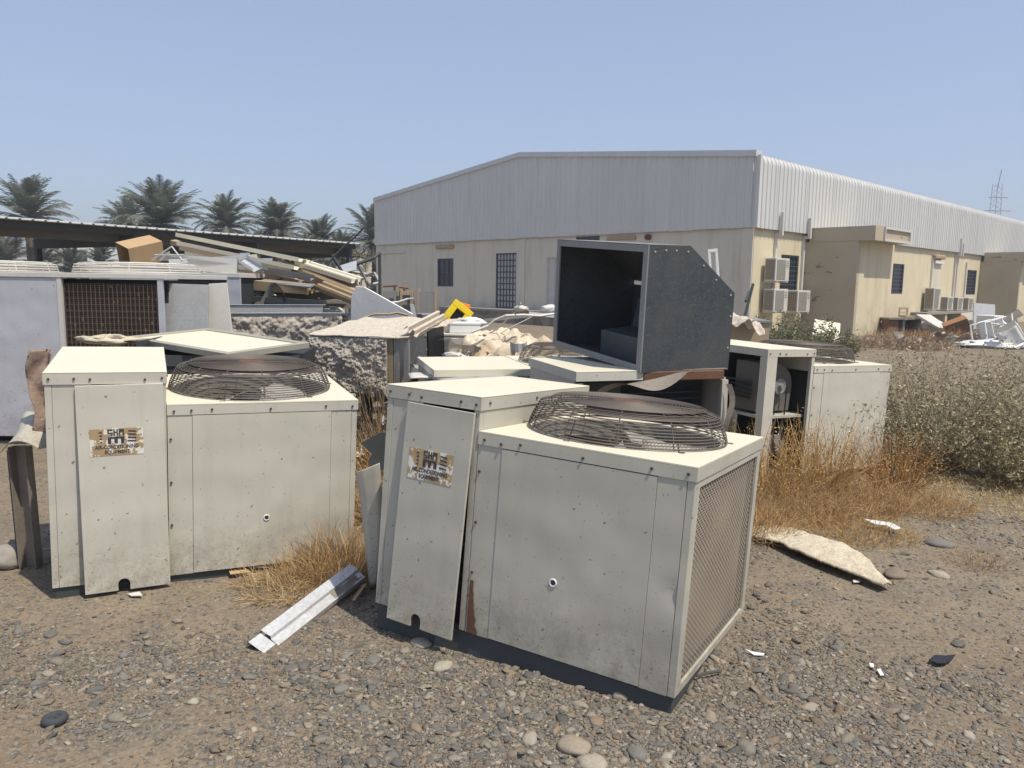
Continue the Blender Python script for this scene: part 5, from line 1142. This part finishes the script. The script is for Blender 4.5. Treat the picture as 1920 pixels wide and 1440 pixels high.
# left end of the front left unit
q = gp(58, 1068); ul = thing('steel_upright', 'rust-stained galvanised upright at the left end of the front left unit', 'metal upright', q); top = at(45, 838, q.y); Hq = top.z
MB().prism([(-.055, -.02), (-.051, -.02), (-.051, .036), (.043, .036), (.043, -.02), (.047, -.02), (.047, .04), (-.055, .04)], 'z', 0, Hq).build('channel', M['rustgrey'], ul); 
MB().box(-.078, -.06, .0, .03, .02, Hq-.02).build('toothed_strip', M['rail'], ul)
ul.rotation_euler = (0, R(-1.5), R(-4))
mb = MB(); o0 = at(45, 840, 4.2)
def fn(u, v): return (-.09+.24*u+.03*math.sin(v*4), -.10+.30*v, .012+.16*v*(1-.3*u)+.05*math.sin(u*3+v*2)-.07*max(0, .3-u)*2)
o_ = mb.slab(fn, 10, 10, .003).build('crumpled_sheet', M['cream2'], None, True); o_.location = o0; tag(o_, 'crumpled cream sheet resting on the rusty upright at the far left', 'sheet')
mb = MB(); o0 = at(66, 740, 4.15)
def fn(u, v): return (-.06+.12*u+.02*math.sin(v*7), .0+.10*math.sin(u*2+.5)+.03*mnoise.noise(Vector((u*3, v*4, 1))), -.20+.44*v-.03*math.sin(u*6)*(1-v))
o_ = mb.slab(fn, 12, 20, .012).build('insulation_flap', M['pink'], None, True); o_.location = o0; tag(o_, 'brown insulation flap bulging from the left end of front left unit', 'insulation')
o_ = wad('concrete_lump', 'grey concrete lump on the ground at the left edge', 'concrete', gp(8, 1062)+Vector((0, 0, .05)), .13, .09, .075, M['concrete'], .2, 4, 1)
# ground litter
mb = MB(); P0 = gp(1418, 1000); P1 = gp(1672, 1108); P0.z = P1.z = 0; Mx, L_ = frame_between(P0, P1)
def fn(u, v):
    wd = .175*(1-.85*max(0, u-.6)*2.5*.95)*(1+.22*mnoise.noise(Vector((u*5, 4, round(v)*5)))+.07*mnoise.noise(Vector((u*40, 4, round(v)*5)))); y = (v-.5)*2*wd+.05*math.sin(u*4)
    return (u*L_, y, .022*(1-abs(v-.5)**2*2.6)+.012*mnoise.noise(Vector((u*11, v*4, 3)))+.007*mnoise.noise(Vector((u*60, v*18, 5)))+.03*math.sin(u*2.9))
o_ = mb.slab(fn, 90, 20, .012).build('insulation_strip', M['fibrel'], None, True); o_.matrix_world = Matrix.Translation((0, 0, .03)) @ Mx; tag(o_, 'long strip of shaggy pale insulation lying on the gravel', 'insulation')
def scrap(name, label, cat, pts, mat, lift=.012, th=.004):
    q = [gp(x, y) for x, y in pts]; o = sum(q, Vector())/len(q); o.z = gz(o.x, o.y)+lift; mb = MB()
    mb.prism([(p.x-o.x, p.y-o.y) for p in q][::-1], 'z', 0, th); ob = mb.build(name, mat); ob.location = o; ob.rotation_euler = (R(random.uniform(-4, 4)), R(random.uniform(-4, 4)), 0); return tag(ob, label, cat)
scrap('white_scrap', 'long white torn strip lying between insulation and dry weeds', 'scrap', ((1619, 987), (1650, 991), (1672, 995), (1690, 1004), (1676, 1005), (1660, 998), (1640, 996)), M['white'], .045)
scrap('black_scrap', 'black leaf-shaped plastic scrap on bare soil at the right', 'scrap', ((1741, 1243), (1752, 1234), (1772, 1235), (1791, 1233), (1786, 1240), (1772, 1249), (1755, 1249)), M['black'], .02)
scrap('white_scrap', 'small white chip at the right, above the second chip', 'scrap', ((1629, 1252), (1637, 1253), (1638, 1260), (1631, 1259)), M['white'])
scrap('white_scrap', 'small white chip below right of the first chip', 'scrap', ((1643, 1263), (1650, 1262), (1657, 1273), (1650, 1274)), M['white'])
scrap('white_scrap', 'thin white flake right of the nearest unit base', 'scrap', ((1396, 1229), (1410, 1234), (1433, 1237), (1430, 1241), (1412, 1240)), M['white'])
scrap('white_scrap', 'tiny white tile beside the end of the insulation strip', 'scrap', ((1599, 1092), (1612, 1091), (1612, 1096), (1600, 1097)), M['white'])
scrap('cardboard_scrap', 'tan cardboard scrap against the base of the front left unit', 'scrap', ((427, 1073), (458, 1067), (469, 1079), (432, 1085)), M['card'], .03)
scrap('white_scrap', 'small pale shard by the base of the front left unit', 'scrap', ((240, 1120), (262, 1117), (268, 1124), (246, 1124)), M['whited'])
mb = MB(); P = gp(103, 1356); P.z = gz(P.x, P.y)+.016; mb.ring(.030, 0, .016, 28, 8); mb.ring(.013, .002, .008, 20, 6); o_ = mb.build('rubber_ring', M['rubber'], None, True); o_.location = P; tag(o_, 'small black rubber ring lying on gravel at lower left', 'ring')
for i, (a, b, rr, lb_, m_) in enumerate((((1305, 1281), (1352, 1272), .006, 'thin dark twig on pebbles right of the nearest unit', 'rail'), ((1420, 905), (1460, 948), .011, 'pale splintered stick leaning by the dry weeds', 'wood'))):
    p, q = gp(*a), gp(*b); p.z = gz(p.x, p.y)+.02+(.12 if i else 0); q.z = gz(q.x, q.y)+.02; mb = MB(); mb.tube([Vector(), (q-p)*.5+Vector((.004, 0, .006)), q-p], rr, 5); o_ = mb.build('stick', M[m_]); o_.location = p; tag(o_, lb_, 'stick')
# larger stones
SP = [((1075, 1402), .055, .026, 'large pale rounded stone at the bottom edge, left one of the pair'), ((1112, 1432), .05, .022, 'flat speckled stone at the bottom edge below the large pale one'), ((1195, 1412), .038, .02, 'grey stone right of the large pale stone at bottom'), ((1168, 1308), .04, .026, 'tan rounded stone by the near corner of nearest unit'), ((830, 1250), .04, .018, 'angular tan stone below the notched panel of nearest unit'), ((790, 1206), .045, .02, 'flat pale stone in the gravel below the nearest panel'), ((1760, 1024), .075, .03, 'big flat grey stone right of the white torn strip'), ((1760, 1078), .05, .02, 'rounded beige stone right of the insulation strip'), ((1680, 1080), .07, .03, 'pinkish lump of soil at the tip of insulation strip'), ((700, 1238), .036, .015, 'long dark grey pebble left of the nearest unit'), ((640, 1290), .03, .015, 'smooth grey pebble in lower middle gravel'), ((545, 1180+70), .03, .01, 'flat slate pebble below the bright channel tab'), ((95, 1172+20), .03, .012, 'dark flat stone in the left gravel'), ((1400, 1408), .035, .018, 'grey stone on the bottom edge, right of centre'), ((1225, 1190+40), .03, .02, 'small green stone at the foot of nearest unit'), ((1305, 1215+35), .035, .02, 'round grey stone beside the twig')]
V0, F0 = ico(3)
for i, ((x, y), r_, h_, lb_) in enumerate(SP):
    P = gp(x, y); g2 = np.random.default_rng(50+i); d = V0.copy(); k = np.array([1+.22*mnoise.noise(Vector(v)*1.3+Vector((i*2.7, 0, 0)))+.05*mnoise.noise(Vector(v)*5+Vector((i, 0, 0))) for v in d])[:, None]
    V_ = d*k*np.array([r_*1.2, r_*.9, h_]); an = g2.random()*3; R_ = np.array([[math.cos(an), -math.sin(an), 0], [math.sin(an), math.cos(an), 0], [0, 0, 1]]); V_ = V_ @ R_.T
    cl_ = PAL[[3, 6, 2, 3, 6, 6, 7, 6, 4, 2, 7, 5, 5, 0, 7, 0][i]]*1.15; o_ = tinted('stone', V_, F0, np.repeat(cl_[None], len(V_), 0), M['pebble']); o_.location = (P.x, P.y, gz(P.x, P.y)+h_*.25); tag(o_, lb_, 'stone', 'larger stones in the gravel')
pebbles('gravel', 6500, .0078, .027, 2, 2.3, 6.5, 'grey and tan pebbles covering the near ground', 1)
pebbles('gravel', 75000, .0042, .013, 1, 2.25, 8.0, 'fine grey grit scattered between the pebbles', 2, 1.0, .3)

# ================================================================== VEGETATION
def blades(c, n, rad, hgt, cols, seed, lean=.6, wd=.003, seg=4, curl=.5, droop=.25, zb=0.0):
    g_ = np.random.default_rng(seed); r = rad*np.sqrt(g_.random(n)); an = g_.random(n)*2*math.pi
    bx_ = c[0]+r*np.cos(an); by = c[1]+r*np.sin(an); bz = ground_h(bx_, by)+zb-.01
    L_ = hgt*g_.uniform(.45, 1.1, n)*(1-.4*(r/rad)**2); d = an+g_.normal(0, 1.0, n); ln = lean*g_.uniform(.2, 1.2, n)*(.4+r/rad)
    P = np.stack([bx_, by, bz], -1); dirv = np.stack([np.cos(d)*np.sin(ln), np.sin(d)*np.sin(ln), np.cos(ln)], -1)
    side = np.cross(dirv, g_.normal(0, 1, (n, 3))); side /= np.linalg.norm(side, axis=1)[:, None]
    V_ = []; cv = g_.normal(0, curl, (n, 3))
    for k in range(seg+1):
        w_ = wd*(1-.75*k/seg)*g_.uniform(.7, 1.3, n)[:, None]; V_ += [P+side*w_, P-side*w_]
        dirv = dirv+cv/seg+g_.normal(0, curl*.30, (n, 3)); dirv[:, 2] -= droop/seg; dirv /= np.linalg.norm(dirv, axis=1)[:, None]; P = P+dirv*(L_/seg)[:, None]
    V_ = np.stack(V_, 1); V_[..., 2] = np.maximum(V_[..., 2], .004); m = 2*(seg+1); f = np.array([[2*k, 2*k+1, 2*k+3, 2*k+2] for k in range(seg)])
    F_ = (f[None]+(np.arange(n)*m)[:, None, None]).reshape(-1, 4); cs = np.array(cols); C_ = np.repeat(cs[g_.integers(0, len(cs), n)]*g_.uniform(.7, 1.25, (n, 1)), m, 0)
    return V_.reshape(-1, 3), F_, C_
ST = [(.50, .32, .135), (.44, .27, .11), (.54, .36, .17), (.34, .21, .10), (.58, .43, .24), (.30, .22, .14)]
def tuft(label, c, n, rad, hgt, seed, cols=ST, name='dry_grass_clump', cat='dry grass', mat='straw', **k):
    V_, F_, C_ = blades(c, n, rad, hgt, cols, seed, **k); V_ = V_-np.array([c[0], c[1], 0]); o = tinted(name, V_, F_, C_, M[mat], None, None, False); o.location = (c[0], c[1], 0); return tag(o, label, cat, 'dry grass clumps between the units')
def G2(x, y): p = gp(x, y); return (p.x, p.y)
tuft('rust-brown dry grass clump against the right corner of the front left unit', (-.98, 4.22), 1500, .26, .36, 1, wd=.0022)
tuft('low straw-coloured dry grass left of the cream strip', (-1.18, 4.05), 1100, .30, .20, 2, cols=[(.50, .36, .19), (.42, .28, .13), (.58, .44, .25)], wd=.0022, lean=1.0)
tuft('dark orange dry weeds in the gap between the two front units', (-.78, 5.3), 1300, .32, .55, 3, wd=.003, lean=.7)
tuft('orange dry weeds behind the gap, below the insulated duct box', (-1.1, 6.6), 1200, .5, .5, 4, wd=.004, lean=.8)
tuft('tall tangled orange weeds in front of the open blower bay', (2.10, 5.55), 2400, .40, .44, 5, wd=.0018, curl=1.2, seg=6)
tuft('bushy orange weeds at the foot of the back unit, middle clump', (2.62, 5.75), 2200, .42, .38, 6, wd=.0018, curl=1.2, seg=6)
tuft('low orange weeds right of the middle clump, by the olive bush', (3.10, 5.75), 1700, .42, .30, 7, wd=.0018, curl=1.2, seg=6)
tuft('sparse straw fringe in front of the orange weeds', (2.35, 5.10), 1500, .42, .20, 8, cols=[(.52, .36, .17), (.44, .27, .10)], wd=.002, lean=1.1, curl=.9)
tuft('dry brown weeds behind the mesh side of the nearest unit', (1.62, 5.05), 1300, .30, .38, 9, wd=.0024, curl=.8)
tuft('pale straw mat under the olive bush at the right edge', (4.1, 6.05), 2600, .75, .12, 10, cols=[(.60, .48, .25), (.55, .41, .18)], wd=.003, lean=1.3, curl=.7)
tuft('flattened pale dry weed on bare soil at the right edge', G2(1840, 1062), 420, .22, .10, 11, cols=[(.42, .30, .16), (.34, .23, .12)], wd=.0022, lean=1.4)
tuft('dry brush heap before the yellow block wall', G2(1675, 650), 1500, 1.6, .55, 12, cols=[(.36, .26, .17), (.46, .34, .23), (.26, .18, .12)], wd=.014, lean=1.2)
tuft('rusty dry weeds below the broken desk', G2(1760, 636), 1500, 2.2, .5, 13, cols=[(.30, .17, .08), (.36, .24, .13)], wd=.012, lean=.8)
tuft('faded dry weeds at the far right by the second block', G2(1900, 640), 900, 1.6, .5, 14, cols=[(.38, .26, .14), (.30, .19, .10)], wd=.012, lean=.8)
def bush(label, c, rad, hgt, nst, nlf, lsz, cols, seed, name='shrub', stem=(.20, .16, .10), spread=.9, zb=0.0, cat='bush', nl_top=.25):
    g_ = np.random.default_rng(seed); root = thing(name, label, cat, (c[0], c[1], zb)); Vs, Fs, Cs = [], [], []; base = 0; LV, LF, LC = [], [], []; lb_ = 0
    for i in range(nst):
        a = g_.random()*6.283; r0 = rad*.45*math.sqrt(g_.random()); p = np.array([r0*math.cos(a), r0*math.sin(a), 0.]); a2 = a+g_.normal(0, .7); ln = spread*g_.uniform(.05, 1)
        d = np.array([math.cos(a2)*math.sin(ln), math.sin(a2)*math.sin(ln), math.cos(ln)]); L_ = hgt*g_.uniform(.65, 1.15); sg = 7; pts = [p.copy()]
        for k in range(sg): d = d+g_.normal(0, .13, 3); d /= np.linalg.norm(d); p = p+d*L_/sg; pts.append(p.copy())
        sd_ = np.cross(d, g_.normal(0, 1, 3)); sd_ /= np.linalg.norm(sd_)
        for k in range(sg):
            w0, w1 = .0045*(1-k/sg)+.001, .0045*(1-(k+1)/sg)+.001; Vs += [pts[k]+sd_*w0, pts[k]-sd_*w0, pts[k+1]-sd_*w1, pts[k+1]+sd_*w1]; Cs += [np.array(stem)*g_.uniform(.7, 1.2)]*4; Fs.append((base, base+1, base+2, base+3)); base += 4
        if nlf:
            t = nl_top+(1-nl_top)*g_.random(nlf)
            for q in t:
                k = min(sg-1, int(q*sg)); f = q*sg-k; c0_ = pts[k]*(1-f)+pts[k+1]*f+g_.normal(0, .035*hgt, 3); dv = g_.normal(0, 1, 3); dv[2] = abs(dv[2])*.6; dv /= np.linalg.norm(dv); sv = np.cross(dv, g_.normal(0, 1, 3)); sv /= np.linalg.norm(sv)
                l = lsz*g_.uniform(.6, 1.3); w_ = l*.2; cc_ = np.array(cols[g_.integers(0, len(cols))])*g_.uniform(.65, 1.3)
                LV += [c0_, c0_+dv*l*.5+sv*w_, c0_+dv*l, c0_+dv*l*.5-sv*w_]; LC += [cc_]*4; LF.append((lb_, lb_+1, lb_+2, lb_+3)); lb_ += 4
    tinted('stems', np.array(Vs), np.array(Fs), np.array(Cs), M['straw'], None, root, False)
    if LV:
        LV = np.array(LV); LV[:, 2] = np.maximum(LV[:, 2], .01); tinted('leaves', LV, np.array(LF), np.array(LC), M['leaf'], None, root, False)
    return root
OL = [(.40, .355, .225), (.45, .39, .245), (.32, .30, .185), (.55, .45, .29), (.26, .245, .15)]
bush('tall olive-grey bush right of the back unit, left crown', (3.95, 7.1), .62, 1.15, 230, 46, .036, OL, 1, stem=(.30, .235, .15))
bush('wide olive-grey bush filling the right edge', (4.95, 6.9), .75, 1.18, 250, 46, .036, OL, 2, stem=(.30, .235, .15))
bush('low dry olive bush in front of the tall bush', (4.3, 6.5), .5, .55, 110, 45, .036, OL+[(.33, .24, .12)], 3)
bush('small dark twiggy weed at the corner of the back unit', (3.35, 6.45), .12, .36, 16, 14, .022, [(.16, .09, .06), (.2, .13, .09)], 4)
GR_ = [(.13, .15, .075), (.17, .18, .10), (.22, .20, .12)]
for i, (x, Y_, h_, lb_) in enumerate(((1470, 14.5, 1.15, 'green weeds behind the open unit, left of the cream board'), (1520, 15.5, 1.0, 'green weeds just left of and before the cream board'), (1565, 16.2, .75, 'low green weeds in front of the cream board'), (1425, 14.0, .9, 'leafy weeds behind the torn white sheet'))):
    p = at(x, 640, Y_); bush(lb_, (p.x, Y_), .55, h_, 70, 46, .075, GR_, 20+i)
bush('leafless thorny shrub growing up the front of the insulated duct box', (-1.22, 7.05), .22, 1.05, 90, 0, .02, OL, 31, 'dry_shrub', (.27, .20, .13), .55)
bush('low leafless twigs at the foot of the insulated duct box', (-1.5, 6.9), .35, .45, 70, 0, .02, OL, 32, 'dry_shrub', (.30, .22, .14), 1.0)

OR = (.52, .34, .14)
def weeds(label, c, rad, hgt, n, seed, colr=OR, sp=.95): return bush(label, c, rad, hgt, n, 10, .02, [(.52, .34, .15), (.42, .25, .09), (.58, .42, .22)], seed, 'dry_weed', colr, sp, cat='dry weed', nl_top=.35)
weeds('airy orange weed standing tall before the open blower bay', (2.0, 5.85), .30, .62, 150, 41)
weeds('airy orange weed covering the lower panel of the back unit', (2.5, 6.0), .36, .66, 170, 42)
weeds('airy orange weed right of the back unit, before the olive bush', (3.15, 6.15), .34, .52, 150, 43, (.40, .22, .08))
weeds('brown dry weed filling the gap right of the insulated duct box legs', (-.95, 6.2), .3, .6, 110, 44, (.34, .21, .10))

# litter of small torn metal, foil and insulation scraps between the things: nobody could count it
def litter(n, seed, spots):
    g_ = np.random.default_rng(seed); VV, FF, CC = [], [], []; b = 0
    cs = np.array([(.60, .57, .50), (.45, .44, .42), (.30, .27, .22), (.68, .62, .50), (.20, .17, .14), (.52, .42, .30), (.12, .11, .10), (.70, .70, .68)])
    for i in range(n):
        cx, cy, rx, ry, z0, z1 = spots[g_.integers(0, len(spots))]; ra = 1.5*math.sqrt(g_.random()); an = g_.random()*6.283; c = np.array([cx+ra*rx*math.cos(an), cy+ra*ry*math.sin(an), z0+(z1-z0)*g_.random()**2*(1-(ra/1.5)**2*.8)+.02])
        e1 = g_.normal(0, 1, 3)*np.array([1, 1, .35]); e1 /= np.linalg.norm(e1); e2 = np.cross(e1, g_.normal(0, 1, 3)*np.array([.4, .4, 1])); e2 /= np.linalg.norm(e2); nn = np.cross(e1, e2)
        L_ = g_.uniform(.08, .42); w_ = L_*g_.uniform(.08, .6); bend = g_.normal(0, .25)*L_; nu = 5; colr = cs[g_.integers(0, len(cs))]*g_.uniform(.75, 1.2)
        for k in range(nu+1):
            t = k/nu-.5; jag = w_*(1+.3*g_.normal()); p = c+e1*L_*t+nn*bend*(t*t*4-.5)+nn*.01*g_.normal()
            VV += [p+e2*jag*.5, p-e2*jag*.5]; CC += [colr, colr*.95]
        for k in range(nu): FF.append((b+2*k, b+2*k+1, b+2*k+3, b+2*k+2))
        b += 2*(nu+1)
    V_ = np.array(VV); V_[:, 2] = np.maximum(V_[:, 2], .005); o = tinted('scrap_litter', V_, np.array(FF), np.array(CC), M['pebble'], 'stuff', None, False); return tag(o, 'jumble of small torn metal, foil and insulation scraps among the big pieces', 'scrap')
litter(1100, 5, [(-.75, 7.4, .3, .35, .3, 1.0), (-.2, 8.2, .45, .4, .5, 1.15), (-.9, 9.2, .5, .5, .6, 1.1), (-3.0, 8.6, .6, .3, .9, 1.15), (-.6, 8.4, .5, .5, .3, 1.0), (-.3, 7.6, .4, .3, .3, .95), (-2.6, 9.6, .8, .4, .2, 1.0), (-3.4, 10.9, 1.0, .4, .9, 1.75), (-2.7, 11.2, .6, .4, .7, 1.35), (-1.6, 10.6, .7, .6, .2, 1.0), (.1, 9.8, .6, .7, 0, .7), (-4.3, 12, 1.0, .5, 1.4, 2.1), (-2.9, 14.3, .6, .6, 0, .8), (-1.0, 6.9, .35, .3, 0, .4), (1.9, 9.2, .4, .5, .2, 1.0)])
litter(160, 6, [(14.6, 25.2, 1.4, .7, 0, .5), (15.5, 24.5, 1.8, .6, 0, .35), (10.8, 25, 1.0, .6, 0, .2)])

mb = MB(); g_ = random.Random(9)
for i in range(46):
    cx, cy, cz, sp_ = [(-3.6, 11.0, 1.5, .9), (-2.6, 10.7, 1.2, .7), (-4.4, 11.6, 1.75, .8), (-2.9, 14.8, .9, .8), (-.4, 8.6, .95, .5), (-1.4, 9.6, .9, .6)][i % 6]
    p = Vector((cx+g_.uniform(-sp_, sp_), cy+g_.uniform(-.3, .3), cz+g_.uniform(-.35, .25))); d = Vector((g_.uniform(-1, 1), g_.uniform(-.4, .4), g_.uniform(-.5, .4))).normalized(); pts = [p.copy()]
    for k in range(6): d = (d+Vector((g_.uniform(-.3, .3), g_.uniform(-.2, .2), g_.uniform(-.4, .2)))).normalized(); p = p+d*g_.uniform(.08, .22); pts.append(Vector((p.x, p.y, max(.02, p.z))))
    mb.tube(pts, g_.choice((.005, .008, .014)), 4, mi=i % 3)
o_ = mb.build('wire_tangle', [M['rail'], M['galv'], M['wood']]); tag(o_, 'tangle of loose wires, rods and laths running through the scrap', 'wire', None, 'stuff')
# ================================================================== HAZE
hzs = bpy.data.materials.new('dusty_air'); hzs.use_nodes = True; hn = hzs.node_tree; hn.nodes.clear()
pv = hn.nodes.new('ShaderNodeVolumePrincipled'); pv.inputs['Color'].default_value = (.80, .82, .86, 1); pv.inputs['Density'].default_value = .0017; pv.inputs['Anisotropy'].default_value = .2
ho = hn.nodes.new('ShaderNodeOutputMaterial'); hn.links.new(pv.outputs[0], ho.inputs['Volume'])
hb_ = MB().box(-2600, 2600, -2600, 2600, -1.2, 36).build('haze', hzs); hb_['kind'] = 'stuff'; tag(hb_, 'thin dusty haze filling the air over the yard', 'haze')
